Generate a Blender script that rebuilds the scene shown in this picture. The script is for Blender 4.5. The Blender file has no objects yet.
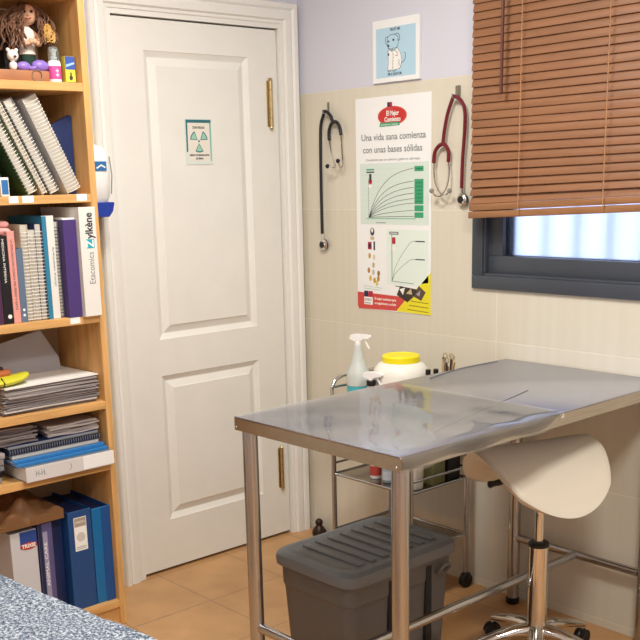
import bpy, bmesh, math, random
from mathutils import Matrix, Vector, noise
random.seed(7)
S = bpy.context.scene
COL = S.collection
PI = math.pi

# ------------------------------------------------------------------ camera
CP = (3.1928, -2.8262, 1.4730)
R0 = (0.65961, 0.75114, -0.02655); R1 = (0.15870, -0.17372, -0.97192); R2 = (-0.73466, 0.63687, -0.23379)
cam = bpy.data.cameras.new('camera'); co = bpy.data.objects.new('camera', cam); COL.objects.link(co)
co.matrix_world = Matrix(((R0[0], -R1[0], -R2[0], CP[0]), (R0[1], -R1[1], -R2[1], CP[1]), (R0[2], -R1[2], -R2[2], CP[2]), (0, 0, 0, 1)))
cam.sensor_width = 36; cam.lens = 1031.7 * 36 / 640
cam.shift_x = (320 - 297.0) / 640; cam.shift_y = (426.7 - 320) / 640
cam.clip_start = 0.02
S.camera = co
# ------------------------------------------------------------------ world, exposure
w = bpy.data.worlds.new('world'); S.world = w; w.use_nodes = True
w.node_tree.nodes['Background'].inputs[0].default_value = (0.80, 0.87, 1.0, 1)
w.node_tree.nodes['Background'].inputs[1].default_value = 3.6
S.view_settings.view_transform = 'Standard'; S.view_settings.look = 'None'
S.view_settings.gamma = 1; S.view_settings.use_curve_mapping = False
S.view_settings.exposure = 0.15
# two ceiling luminaires and an added fill lamp: (x, y, watts)
CEIL = 2.6
LAMPS = [(1.15, -1.25, 26.0), (2.8, -1.75, 39.0), (1.9, -3.45, 9.0)]

# ------------------------------------------------------------------ materials
def lin(c):
    if isinstance(c, str):
        c = [int(c[i:i + 2], 16) / 255 for i in (0, 2, 4)]
    return tuple((v / 12.92 if v <= .04045 else ((v + .055) / 1.055) ** 2.4) for v in c) + (1,)
MATS = {}
def mat(name, color, rough=.5, metal=0, bump=0, bscale=60, var=0, vscale=8, stretch=(1, 1, 1), spec=.5, trans=0, emit=0, coat=0, ior=1.45, alpha=1):
    if name in MATS: return MATS[name]
    m = bpy.data.materials.new(name); m.use_nodes = True; nt = m.node_tree; b = nt.nodes['Principled BSDF']
    L = nt.links
    c = lin(color)
    b.inputs['Base Color'].default_value = c; b.inputs['Roughness'].default_value = rough; b.inputs['Metallic'].default_value = metal
    b.inputs['Specular IOR Level'].default_value = spec; b.inputs['Transmission Weight'].default_value = trans; b.inputs['IOR'].default_value = ior
    b.inputs['Coat Weight'].default_value = coat; b.inputs['Alpha'].default_value = alpha
    if emit:
        b.inputs['Emission Color'].default_value = c; b.inputs['Emission Strength'].default_value = emit
    tc = nt.nodes.new('ShaderNodeTexCoord'); mp = nt.nodes.new('ShaderNodeMapping'); mp.inputs['Scale'].default_value = stretch
    L.new(tc.outputs['Object'], mp.inputs[0])
    if var:
        n = nt.nodes.new('ShaderNodeTexNoise'); n.inputs['Scale'].default_value = vscale; n.inputs['Detail'].default_value = 4
        L.new(mp.outputs[0], n.inputs['Vector'])
        r = nt.nodes.new('ShaderNodeValToRGB'); e = r.color_ramp.elements
        e[0].position = .3; e[1].position = .7
        e[0].color = tuple(v * (1 - var) for v in c[:3]) + (1,); e[1].color = tuple(min(1, v * (1 + var)) for v in c[:3]) + (1,)
        L.new(n.outputs[0], r.inputs[0]); L.new(r.outputs[0], b.inputs['Base Color'])
    if bump:
        n = nt.nodes.new('ShaderNodeTexNoise'); n.inputs['Scale'].default_value = bscale; n.inputs['Detail'].default_value = 3
        L.new(mp.outputs[0], n.inputs['Vector'])
        u = nt.nodes.new('ShaderNodeBump'); u.inputs['Strength'].default_value = bump; u.inputs['Distance'].default_value = .01
        L.new(n.outputs[0], u.inputs['Height']); L.new(u.outputs[0], b.inputs['Normal'])
    MATS[name] = m
    return m

def tile_mat(name, axes, off, bw, bh, c1, c2, grout, gsize, rough, split=None, stripes=None, upper=None, var=None):
    """tiles laid out in object space; above 'split' metres the wall is painted"""
    m = bpy.data.materials.new(name); m.use_nodes = True; nt = m.node_tree; b = nt.nodes['Principled BSDF']; L = nt.links; N = nt.nodes.new
    tc = N('ShaderNodeTexCoord'); sp = N('ShaderNodeSeparateXYZ'); L.new(tc.outputs['Object'], sp.inputs[0])
    cb = N('ShaderNodeCombineXYZ'); L.new(sp.outputs[axes[0]], cb.inputs[0]); L.new(sp.outputs[axes[1]], cb.inputs[1])
    mp = N('ShaderNodeMapping'); mp.inputs['Location'].default_value = (-off[0], -off[1], 0); L.new(cb.outputs[0], mp.inputs[0])
    br = N('ShaderNodeTexBrick'); br.offset = 0; br.squash = 1
    br.inputs['Scale'].default_value = 1; br.inputs['Brick Width'].default_value = bw; br.inputs['Row Height'].default_value = bh
    br.inputs['Mortar Size'].default_value = gsize; br.inputs['Mortar Smooth'].default_value = .3; br.inputs['Bias'].default_value = 0
    br.inputs['Color1'].default_value = lin(c1); br.inputs['Color2'].default_value = lin(c2); br.inputs['Mortar'].default_value = lin(grout)
    L.new(mp.outputs[0], br.inputs[0])
    n = N('ShaderNodeTexNoise'); n.inputs['Scale'].default_value = 1; n.inputs['Detail'].default_value = 5
    ms = N('ShaderNodeMapping'); ms.inputs['Scale'].default_value = stripes or (6, 6, 6); L.new(tc.outputs['Object'], ms.inputs[0]); L.new(ms.outputs[0], n.inputs['Vector'])
    r = N('ShaderNodeValToRGB'); r.color_ramp.elements[0].position = .3; r.color_ramp.elements[1].position = .72
    v = var or (.9, 1.03)
    r.color_ramp.elements[0].color = (v[0], v[0] * .985, v[0] * .95, 1); r.color_ramp.elements[1].color = (v[1], v[1], v[1], 1)
    L.new(n.outputs[0], r.inputs[0])
    mx = N('ShaderNodeMix'); mx.data_type = 'RGBA'; mx.blend_type = 'MULTIPLY'; mx.inputs[0].default_value = 1
    L.new(br.outputs[0], mx.inputs[6]); L.new(r.outputs[0], mx.inputs[7])
    col = mx.outputs[2]
    bp = N('ShaderNodeBump'); bp.inputs['Strength'].default_value = .35; bp.inputs['Distance'].default_value = .002; bp.invert = True
    L.new(br.outputs[1], bp.inputs['Height']); L.new(bp.outputs[0], b.inputs['Normal'])
    b.inputs['Roughness'].default_value = rough
    if split:
        gt = N('ShaderNodeMath'); gt.operation = 'GREATER_THAN'; gt.inputs[1].default_value = split; L.new(sp.outputs[2], gt.inputs[0])
        m2 = N('ShaderNodeMix'); m2.data_type = 'RGBA'; L.new(gt.outputs[0], m2.inputs[0]); L.new(col, m2.inputs[6]); m2.inputs[7].default_value = lin(upper)
        col = m2.outputs[2]
        mr = N('ShaderNodeMapRange'); L.new(gt.outputs[0], mr.inputs[0]); mr.inputs[3].default_value = rough; mr.inputs[4].default_value = .9
        L.new(mr.outputs[0], b.inputs['Roughness'])
    L.new(col, b.inputs['Base Color'])
    return m

def wood_mat(name, color, axis=2, rough=.45, var=.18):
    st = [9, 9, 9]; st[axis] = .8
    return mat(name, color, rough, var=var, vscale=6, stretch=tuple(st), bump=.08, bscale=20)

M = dict(
    door=mat('door_paint', 'EBE9E1', .42, bump=.06, bscale=30, var=.02),
    trim=mat('trim_paint', 'ECEAE3', .42, bump=.05, bscale=30),
    ceiling=mat('ceiling_paint', 'EFEEEC', .9),
    paint=mat('wall_paint', 'E0E0EA', .9),
    oak=wood_mat('oak_edge', 'D6A566', 2), oakh=wood_mat('oak_edge_horizontal', 'D6A566', 1),
    oakin=mat('oak_inner', 'C09A6C', .6, var=.1, vscale=5, stretch=(6, 6, 1)),
    backb=mat('shelf_backboard', 'A88A68', .7, var=.06),
    steel=mat('brushed_steel', 'B9B2A8', .26, 1, bump=.03, bscale=40, stretch=(20, 1, 20), var=.08),
    tube=mat('steel_tube', 'B9BABC', .24, 1),
    chrome=mat('chrome', 'D8D4CE', .08, 1),
    brass=mat('brass', 'CDB98C', .28, 1),
    frame=mat('grey_aluminium', '4A5059', .38, .25, var=.03),
    seal=mat('black_rubber', '15171C', .6),
    slat=wood_mat('blind_wood', '8F6344', 0, .42, .14),
    slatd=wood_mat('blind_rail_wood', '966A46', 0, .4, .16),
    cord=mat('blind_cord', 'B98A62', .8),
    wand=mat('wand_wood', '5B3426', .35),
    white=mat('white_plastic', 'F0F0EE', .35), paper=mat('paper', 'F2F1EC', .75), gpaper=mat('grey_paper', 'B9B2B0', .8, var=.08),
    black=mat('black_plastic', '1A1A1C', .4), dark=mat('dark_rubber', '101012', .55),
    bin=mat('bin_grey', '625E5B', .5, bump=.05, bscale=200), binlid=mat('bin_lid_grey', '6E7173', .45, bump=.04, bscale=150),
    binslot=mat('bin_slot_dark', '1C1B1B', .6),
    seat=mat('cream_leatherette', 'E6DDCB', .42, bump=.03, bscale=150),
    yellow=mat('yellow_plastic', 'F4E21C', .4), tub=mat('tub_plastic', 'EDEBE0', .4),
    teal=mat('teal_liquid', '4FB3BE', .25), frost=mat('frosted_plastic', 'E4EAE6', .35, trans=.3),
    burg=mat('burgundy_rubber', '6E1622', .35), blktube=mat('black_tubing', '1B1C22', .35),
    blue=mat('blue_plastic', '1E3C9C', .4), red=mat('print_red', 'CF4A44', .6), green=mat('print_green', '3A9E70', .6), gtint=mat('print_green_tint', 'D5E3DA', .6),
    ink=mat('print_ink', '3A3D40', .6), inkgrey=mat('print_grey', '85888A', .6), lime=mat('print_yellow', 'EBDD2C', .6), sky=mat('print_blue', 'B5D6E8', .7), teald=mat('print_teal', '2A6E78', .6), teall=mat('print_teal_light', '9CCDB6', .6),
    navy=mat('navy', '1B2748', .5), poster=mat('poster_paper', 'F0F1F0', .38),
)

# ------------------------------------------------------------------ mesh builder
class MB:
    def __init__(s, m=None): s.v = []; s.f = []; s.mi = []; s.ms = []; s.M = m or Matrix.Identity(4)
    def slot(s, m):
        m = M[m] if isinstance(m, str) else m
        if m not in s.ms: s.ms.append(m)
        return s.ms.index(m)
    def add(s, vs, fs, m, X=None):
        k = len(s.v); T = s.M @ X if X else s.M
        s.v += [T @ Vector(p) for p in vs]; s.f += [tuple(i + k for i in f) for f in fs]; s.mi += [s.slot(m)] * len(fs)
        return s
    def bm(s, b, m, X=None):
        b.verts.index_update()
        s.add([v.co.copy() for v in b.verts], [[v.index for v in f.verts] for f in b.faces], m, X); b.free(); return s
    def box(s, a, b, m, X=None):
        x0, y0, z0 = (min(a[i], b[i]) for i in range(3)); x1, y1, z1 = (max(a[i], b[i]) for i in range(3))
        return s.add([(x0, y0, z0), (x1, y0, z0), (x1, y1, z0), (x0, y1, z0), (x0, y0, z1), (x1, y0, z1), (x1, y1, z1), (x0, y1, z1)],
                     [(0, 3, 2, 1), (4, 5, 6, 7), (0, 1, 5, 4), (1, 2, 6, 5), (2, 3, 7, 6), (3, 0, 4, 7)], m, X)
    def rbox(s, a, b, m, r=.005, seg=2, X=None):
        c = [(a[i] + b[i]) / 2 for i in range(3)]; d = [abs(a[i] - b[i]) for i in range(3)]
        bb = bmesh.new(); bmesh.ops.create_cube(bb, size=1, matrix=Matrix.Translation(c) @ Matrix.Diagonal((*d, 1)))
        bmesh.ops.bevel(bb, geom=bb.edges[:], offset=min(r, min(d) * .49), segments=seg, affect='EDGES', profile=.5)
        return s.bm(bb, m, X)
    def cyl(s, p0, p1, r, m, r2=None, n=24, X=None):
        return s.tube([p0, p1], r, m, n=n, r2=r2, X=X)
    def tube(s, pts, r, m, n=12, r2=None, X=None, cap=True):
        P = [Vector(p) for p in pts]; K = len(P); vs = []; fs = []
        rs = r if isinstance(r, (list, tuple)) else [r + ((r2 if r2 is not None else r) - r) * i / (K - 1) for i in range(K)]
        t = (P[1] - P[0]).normalized(); a = Vector((0, 0, 1)) if abs(t.z) < .9 else Vector((1, 0, 0)); u = t.cross(a).normalized()
        for i in range(K):
            t = ((P[min(i + 1, K - 1)] - P[max(i - 1, 0)])).normalized()
            u = (u - t * u.dot(t)).normalized(); w_ = t.cross(u)
            for k in range(n):
                q = 2 * PI * k / n; vs.append(P[i] + (u * math.cos(q) + w_ * math.sin(q)) * rs[i])
        for i in range(K - 1):
            for k in range(n):
                fs.append((i * n + k, i * n + (k + 1) % n, (i + 1) * n + (k + 1) % n, (i + 1) * n + k))
        if cap: fs.append(tuple(range(n))[::-1]); fs.append(tuple((K - 1) * n + k for k in range(n)))
        return s.add(vs, fs, m, X)
    def lathe(s, c, prof, m, n=32, sx=1, sy=1, X=None, rot=0):
        vs = []; fs = []
        for (r, z) in prof:
            for k in range(n):
                q = 2 * PI * k / n + rot; vs.append((c[0] + r * sx * math.cos(q), c[1] + r * sy * math.sin(q), c[2] + z))
        for i in range(len(prof) - 1):
            for k in range(n): fs.append((i * n + k, i * n + (k + 1) % n, (i + 1) * n + (k + 1) % n, (i + 1) * n + k))
        fs.append(tuple(range(n))[::-1]); fs.append(tuple((len(prof) - 1) * n + k for k in range(n)))
        return s.add(vs, fs, m, X)
    def ball(s, c, r, m, sc=(1, 1, 1), X=None, n=16):
        bb = bmesh.new(); bmesh.ops.create_uvsphere(bb, u_segments=n, v_segments=max(6, n // 2), radius=r, matrix=Matrix.Translation(c) @ Matrix.Diagonal((*sc, 1)))
        return s.bm(bb, m, X)
    def prism(s, pts, z0, z1, m, X=None):
        """outline in local xy, extruded z0..z1"""
        n = len(pts)
        return s.add([(p[0], p[1], z0) for p in pts] + [(p[0], p[1], z1) for p in pts],
                     [tuple(range(n))[::-1], tuple(range(n, 2 * n))] + [(i, (i + 1) % n, n + (i + 1) % n, n + i) for i in range(n)], m, X)
    def line(s, pts, wd, z0, z1, m, X=None):
        """flat printed line in local xy"""
        L_, R_ = [], []
        for i, p in enumerate(pts):
            a = Vector(pts[max(i - 1, 0)][:2]); b = Vector(pts[min(i + 1, len(pts) - 1)][:2]); t = (b - a).normalized(); nn = Vector((-t.y, t.x)) * wd / 2
            L_.append((p[0] + nn.x, p[1] + nn.y)); R_.append((p[0] - nn.x, p[1] - nn.y))
        k = len(pts)
        for i in range(k - 1): s.prism([L_[i], R_[i], R_[i + 1], L_[i + 1]], z0, z1, m, X)
        return s
    def ell(s, cx, cy, rx, ry, z0, z1, m, n=28, X=None):
        return s.prism([(cx + rx * math.cos(2 * PI * k / n), cy + ry * math.sin(2 * PI * k / n)) for k in range(n)], z0, z1, m, X)
    def text(s, body, size, x, y, z, m, align='CENTER', width=None, bold=0, ext=.0002, X=None):
        cu = bpy.data.curves.new('lettering', 'FONT'); cu.body = body; cu.size = size; cu.align_x = align; cu.align_y = 'CENTER'; cu.extrude = ext; cu.offset = bold; cu.resolution_u = 3
        ob = bpy.data.objects.new('lettering', cu); COL.objects.link(ob)
        dg = bpy.context.evaluated_depsgraph_get(); dg.update()
        me = bpy.data.meshes.new_from_object(ob.evaluated_get(dg))
        vs = [v.co.copy() for v in me.vertices]; fs = [tuple(p.vertices) for p in me.polygons]
        bpy.data.objects.remove(ob); bpy.data.curves.remove(cu); bpy.data.meshes.remove(me)
        if not vs: return s
        k = 1
        if width: k = width / max(1e-6, max(v.x for v in vs) - min(v.x for v in vs))
        return s.add([(x + v.x * k, y + v.y, z + v.z) for v in vs], fs, m, X)
    def obj(s, name, parent=None, label=None, cat=None, group=None, kind=None, ang=35, origin=None, bevel=0, subd=0):
        me = bpy.data.meshes.new(name)
        if parent is not None: o0 = ORG[parent.name]
        elif origin is not None: o0 = Vector(origin)
        elif kind == 'structure': o0 = Vector((0, 0, 0))
        else:
            o0 = Vector(((min(v.x for v in s.v) + max(v.x for v in s.v)) / 2, (min(v.y for v in s.v) + max(v.y for v in s.v)) / 2, min(v.z for v in s.v)))
        me.from_pydata([v - o0 for v in s.v], [], s.f)
        for m in s.ms: me.materials.append(m)
        me.polygons.foreach_set('material_index', s.mi); me.polygons.foreach_set('use_smooth', [True] * len(me.polygons))
        me.set_sharp_from_angle(angle=math.radians(ang)); me.update()
        o = bpy.data.objects.new(name, me); COL.objects.link(o)
        if parent is not None: o.parent = parent; ORG[o.name] = o0
        else: o.location = o0; ORG[o.name] = o0
        if bevel:
            b = o.modifiers.new('bevel', 'BEVEL'); b.width = bevel; b.segments = 2; b.limit_method = 'ANGLE'
        if subd:
            b = o.modifiers.new('subdivision', 'SUBSURF'); b.levels = subd; b.render_levels = subd
        for k, v in (('label', label), ('category', cat), ('group', group), ('kind', kind)):
            if v: o[k] = v
        return o
ORG = {}
def thing(name, loc, label, cat, group=None, kind=None):
    o = bpy.data.objects.new(name, None); COL.objects.link(o); o.location = loc; ORG[o.name] = Vector(loc)
    o.empty_display_size = .05
    if label: o['label'] = label
    if cat: o['category'] = cat
    if group: o['group'] = group
    if kind: o['kind'] = kind
    return o
def frame(o, right, up, rz=0):
    r = Vector(right).normalized(); u = Vector(up).normalized(); n = r.cross(u)
    return Matrix(((r.x, u.x, n.x, o[0]), (r.y, u.y, n.y, o[1]), (r.z, u.z, n.z, o[2]), (0, 0, 0, 1)))
def spline(pts, k=8):
    P = [Vector(p) for p in pts]; out = []
    for i in range(len(P) - 1):
        a, b, c, d = P[max(i - 1, 0)], P[i], P[i + 1], P[min(i + 2, len(P) - 1)]
        for j in range(k):
            t = j / k; out.append(.5 * ((2 * b) + (c - a) * t + (2 * a - 5 * b + 4 * c - d) * t * t + (3 * b - a - 3 * c + d) * t ** 3))
    out.append(P[-1]); return out

# ================================================================== THE ROOM
RX, RY = 4.2, -4.0
floor_m = tile_mat('terracotta_floor', (0, 1), (.02, -.795), .33, .33, 'C89A68', 'C39361', 'A98560', .0035, .32, var=(.84, 1.06), stripes=(7, 7, 7))
wall_b = tile_mat('cream_wall_tiles', (0, 2), (.04, .026), .95, .442, 'D9D3C3', 'D6D0BF', 'E4DDCB', .0024, .28, split=1.794, stripes=(40, 40, .7), upper='D3D3DE', var=(.975, 1.012))
wall_l = tile_mat('cream_wall_tiles_side', (1, 2), (-.04, .026), .95, .442, 'D9D3C3', 'D6D0BF', 'E4DDCB', .0024, .28, split=1.794, stripes=(40, 40, .7), upper='D3D3DE', var=(.975, 1.012))
MB().box((-.1, RY - .1, -.08), (RX + .1, .14, 0), floor_m).obj('floor', kind='structure')
MB().box((-.1, RY - .1, CEIL), (RX + .1, .14, CEIL + .08), 'ceiling').obj('ceiling', kind='structure')
# window opening
WX0, WX1, WZ0, WZ1 = .905, 1.86, 1.105, 2.0
mb = MB()
mb.box((-.1, 0, 0), (RX + .1, .14, WZ0), wall_b).box((-.1, 0, WZ1), (RX + .1, .14, CEIL), wall_b)
mb.box((-.1, 0, WZ0), (WX0, .14, WZ1), wall_b).box((WX1, 0, WZ0), (RX + .1, .14, WZ1), wall_b)
mb.obj('wall_back', kind='structure')
DY0, DY1, DH = -.846, -.108, 2.032
mb = MB()
mb.box((-.1, RY, 0), (0, DY0 - .012, CEIL), wall_l).box((-.1, DY1 + .012, 0), (0, 0, CEIL), wall_l).box((-.1, DY0 - .012, DH + .012), (0, DY1 + .012, CEIL), wall_l)
mb.obj('wall_left', kind='structure')
MB().box((-.14, -1.1, 0), (-.101, .14, 2.3), 'paint').obj('light_stop_behind_door', kind='structure')  # unseen backing added to stop outside light leaking under the door
MB().box((RX, RY, 0), (RX + .1, 0, CEIL), 'paint').obj('wall_right', kind='structure')
MB().box((0, RY - .1, 0), (RX, RY, CEIL), 'paint').obj('wall_front', kind='structure')

# ---- door
dr = thing('door_1', (0, (DY0 + DY1) / 2, 0), None, None, kind='structure')
F = -.004            # leaf face
def leaf():
    """face with two raised and fielded panels"""
    mb = MB()
    y0, y1, z0, z1 = DY0 + .002, DY1 - .002, .012, DH - .006
    P = [(-.716, -.243, .905, 1.922), (-.722, -.262, .205, .768)]
    ys = [y0, -.718, -.25, y1]
    # stiles and rails as a grid with holes
    def q(a, b, c, d, x=F): mb.add([(x, a, c), (x, b, c), (x, b, d), (x, a, d)], [(0, 1, 2, 3)], 'door')
    pz = [(.205, .768), (.905, 1.922)]; pa, pb = -.716, -.25
    q(y0, pa, z0, z1); q(pb, y1, z0, z1); q(pa, pb, z0, pz[0][0]); q(pa, pb, pz[0][1], pz[1][0]); q(pa, pb, pz[1][1], z1)
    for (a, b) in pz:
        # rings: (inset, depth)
        rings = [(0, 0), (.002, -.003), (.020, -.0125), (.023, -.0125), (.048, -.003), (.050, .0)]
        vs = []
        for (i, d) in rings: vs += [(F + d, pa + i, a + i), (F + d, pb - i, a + i), (F + d, pb - i, b - i), (F + d, pa + i, b - i)]
        fs = []
        for k in range(len(rings) - 1):
            for j in range(4): fs.append((4 * k + j, 4 * k + (j + 1) % 4, 4 * k + 4 + (j + 1) % 4, 4 * k + 4 + j))
        k = len(rings) - 1; fs.append((4 * k, 4 * k + 1, 4 * k + 2, 4 * k + 3))
        mb.add(vs, fs, 'door')
    x = F - .036
    mb.add([(F, y0, z0), (F, y1, z0), (F, y1, z1), (F, y0, z1), (x, y0, z0), (x, y1, z0), (x, y1, z1), (x, y0, z1)],
           [(0, 4, 5, 1), (1, 5, 6, 2), (2, 6, 7, 3), (3, 7, 4, 0), (4, 7, 6, 5)], 'door')
    return mb
leaf().obj('door_leaf', dr, ang=20)
for zc in (1.756, .297):
    mb = MB(); y = -.150
    mb.box((F - .001, y - .014, zc - .085), (F + .0015, y + .014, zc + .085), 'brass')
    for k in range(5): mb.cyl((F + .009, y, zc - .085 + k * .034 + .001), (F + .009, y, zc - .085 + (k + 1) * .034 - .001), .0078, 'brass', n=14)
    mb.lathe((F + .009, y, zc + .085), [(.0075, 0), (.009, .004), (.006, .010), (.001, .012)], 'brass', n=12)
    mb.lathe((F + .009, y, zc - .099), [(.001, 0), (.005, .004), (.0085, .010), (.0075, .014)], 'brass', n=12)
    mb.obj('hinge', dr, label='brass butt hinge')
# door casing (architrave) and jamb
mb = MB()
def casing(mb, a0, a1, z0, z1, inner, top=False):
    # stepped profile across the width a0 (inner) -> a1 (outer); extruded along z (or y for the head)
    prof = [(0, 0), (0, .010), (.012, .013), (.020, .022), (.045, .024), (.055, .019), (.062, .026), (.080, .028), (.084, .020), (.084, 0)]
    return prof
prof = [(0, 0), (0, .010), (.010, .012), (.016, .020), (.040, .022), (.048, .017), (.056, .024), (.072, .026), (.076, .018), (.076, 0)]
iw0, iw1, ih = DY0 - .018, DY1 + .014, DH + .018   # inner edges of the casing
n = len(prof)
def sweep(P):   # P: list of path frames, each maps (t,d) -> point
    vs = []
    for f_ in P: vs += [f_(t, d) for (t, d) in prof]
    fs = []
    for i in range(len(P) - 1):
        for j in range(n - 1): fs.append((i * n + j, i * n + j + 1, (i + 1) * n + j + 1, (i + 1) * n + j))
    return vs, fs
vs, fs = sweep([lambda t, d: (d, iw0 - t, 0), lambda t, d: (d, iw0 - t, ih + t), lambda t, d: (d, iw1 + t, ih + t), lambda t, d: (d, iw1 + t, 0)])
mb.add(vs, [f[::-1] for f in fs], 'trim')
# jamb reveal and stop
mb.box((-.1, iw0, 0), (.006, DY0 - .001, DH), 'trim')
mb.box((-.1, DY1 + .003, 0), (.006, iw1, DH), 'trim').box((-.1, iw0, DH), (.006, iw1, ih), 'trim')
mb.obj('trim_1', kind='structure', ang=25)

# ---- window
win = thing('window_1', ((WX0 + WX1) / 2, .03, WZ0), None, None, kind='structure')
def ring(mb, x0, x1, z0, z1, wd, y0, y1, m, bev=.0):
    mb.rbox((x0, y0, z0), (x1, y1, z0 + wd), m, .003); mb.rbox((x0, y0, z1 - wd), (x1, y1, z1), m, .003)
    mb.rbox((x0, y0, z0 + wd), (x0 + wd, y1, z1 - wd), m, .003); mb.rbox((x1 - wd, y0, z0 + wd), (x1, y1, z1 - wd), m, .003)
mb = MB(); ring(mb, .888, 1.878, 1.088, 2.016, .046, -.012, .0, 'frame'); ring(mb, .900, 1.864, 1.100, 2.004, .036, .0, .10, 'frame')
ring(mb, .934, 1.832, 1.133, 1.970, .009, -.007, .03, 'frame')
mb.obj('window_frame', win, ang=30)
mb = MB(); ring(mb, .938, 1.828, 1.138, 1.968, .062, .012, .085, 'frame'); ring(mb, .996, 1.770, 1.194, 1.910, .007, .030, .07, 'seal')
mb.obj('window_sash', win)
gm = mat('window_glass', 'C9D2EC', .32, trans=1, ior=1.3)
MB().box((.999, .046, 1.197), (1.767, .052, 1.907), gm).obj('window_pane', win, label='frosted bright glass pane')
# grille bars and the white building across the yard
gr = thing('window_grille', (1.4, .30, 1.0), 'pale vertical bars of the security grille seen blurred through the window glass', 'window grille')
for z in (1.12, 2.10): MB().box((.5, .29, z), (2.3, .31, z + .03), 'white').obj('rail', gr)
for k in range(14):
    x = .58 + k * .13; mb = MB(); mb.cyl((x, .30, 1.0), (x, .30, 2.2), .012, mat('grille_grey', 'D0D5E0', .5), n=12); mb.obj('bar', gr)
for x in (.5, 2.3):
    for z in (1.135, 2.115): MB().box((x - .015, .14, z - .012), (x + .015, .31, z + .012), 'white').obj('bracket', gr)
MB().box((-1.5, 2.6, -.1), (5, 2.7, 3.6), mat('yard_wall', 'E4E8F4', .9)).obj('wall_yard', kind='structure')
MB().box((-1.5, .14, -.1), (5, 2.6, -.02), mat('yard_floor', 'C9C8C4', .9)).obj('floor_yard', kind='structure')

# ---- venetian blind
bl = thing('venetian_blind', (1.40, -.05, 1.33), 'brown wooden venetian blind hanging half lowered over the grey framed window', 'blind')
BX0, BX1, BY = .922, 1.90, -.058
pitch = .0255; z = 1.408; i = 0; cxb = (BX0 + BX1) / 2
zs = []
while z < 2.2: zs.append(z); z += pitch
for i, z in enumerate(zs):
    tilt = math.radians(2.3) * max(0.12, 1 - i * .12); a = math.radians(70 if i > 2 else (52, 60, 66)[i]); a += random.uniform(-.05, .05)
    X = Matrix.Translation((cxb + random.uniform(-.002, .002), BY, z + .012 * 0)) @ Matrix.Rotation(-tilt, 4, 'Y') @ Matrix.Rotation(a, 4, 'X')
    hw = (BX1 - BX0) / 2; W2 = .0172; vs = []; K = 6
    for x in (-hw, hw):
        for k in range(K + 1):
            t = -1 + 2 * k / K; vs.append((x, t * W2, .0028 * (1 - t * t)))
        for k in range(K, -1, -1):
            t = -1 + 2 * k / K; vs.append((x, t * W2, .0028 * (1 - t * t) - .0022))
    n2 = 2 * (K + 1); fs = [(k, (k + 1) % n2, n2 + (k + 1) % n2, n2 + k) for k in range(n2)] + [tuple(range(n2))[::-1], tuple(range(n2, 2 * n2))]
    MB().add(vs, fs, 'slat', X).obj('slat', bl)
X = Matrix.Translation((cxb, BY, 1.359)) @ Matrix.Rotation(-math.radians(2.3), 4, 'Y')
MB().rbox((-(BX1 - BX0) / 2 - .002, -.017, -.012), ((BX1 - BX0) / 2 + .002, .017, .010), 'slatd', .004, X=X).rbox((-(BX1 - BX0) / 2, -.014, .0125), ((BX1 - BX0) / 2, .014, .034), 'slatd', .003, X=X).obj('bottom_rail', bl)
MB().rbox((BX0, BY - .025, 2.2), (BX1, -.004, 2.24), 'slatd', .004).obj('head_rail', bl)
for x in (1.128, 1.436, 1.74):
    mb = MB(); zb = 1.352 + (x - cxb) * math.tan(math.radians(2.3))
    for dy in (-.0215,): mb.tube([(x, BY + dy, zb), (x + .001, BY + dy, 1.8), (x, BY + dy, 2.2)], .0013, 'cord', n=6)
    for zz in zs: mb.ball((x, BY - .021, zz + .006), .0028, 'cord', n=6)
    mb.tube([(x, BY - .017, zb), (x, BY - .02, zb + .012), (x + .006, BY - .02, zb + .02)], .002, 'cord', n=6)
    mb.obj('ladder_cord', bl)
mb = MB(); mb.cyl((1.065, -.094, 1.722), (1.067, -.094, 2.19), .0052, 'wand', n=8); mb.ball((1.065, -.094, 1.720), .007, 'wand', n=8); mb.cyl((1.067, -.094, 2.185), (1.067, -.07, 2.215), .003, 'wand', n=8)
mb.obj('tilt_wand', bl, label='dark wooden tilt wand')

# ---- ceiling lights, the last one added as frontal fill
for i, (x, y, wt) in enumerate(LAMPS):
    t = thing('ceiling_light', (x, y, CEIL - .05), ('square white ceiling light above the examination table side of the room', 'square white ceiling light nearer the far right of the room', 'square white fill light added over the couch end of the room')[i], 'ceiling light', 'ceiling lights')
    MB().rbox((x - .24, y - .24, CEIL - .05), (x + .24, y + .24, CEIL - .0005), 'white', .006).obj('housing', t)
    MB().box((x - .215, y - .215, CEIL - .055), (x + .215, y + .215, CEIL - .0505), mat('lamp_diffuser', 'FFF8EE', .5, emit=4)).obj('diffuser', t)
    ld = bpy.data.lights.new('ceiling_lamp', 'AREA'); ld.size = .42; ld.energy = wt; ld.color = (1, .98, .925)
    lo = bpy.data.objects.new('ceiling_lamp', ld); COL.objects.link(lo); lo.location = (0, 0, -.012); lo.parent = t

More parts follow.
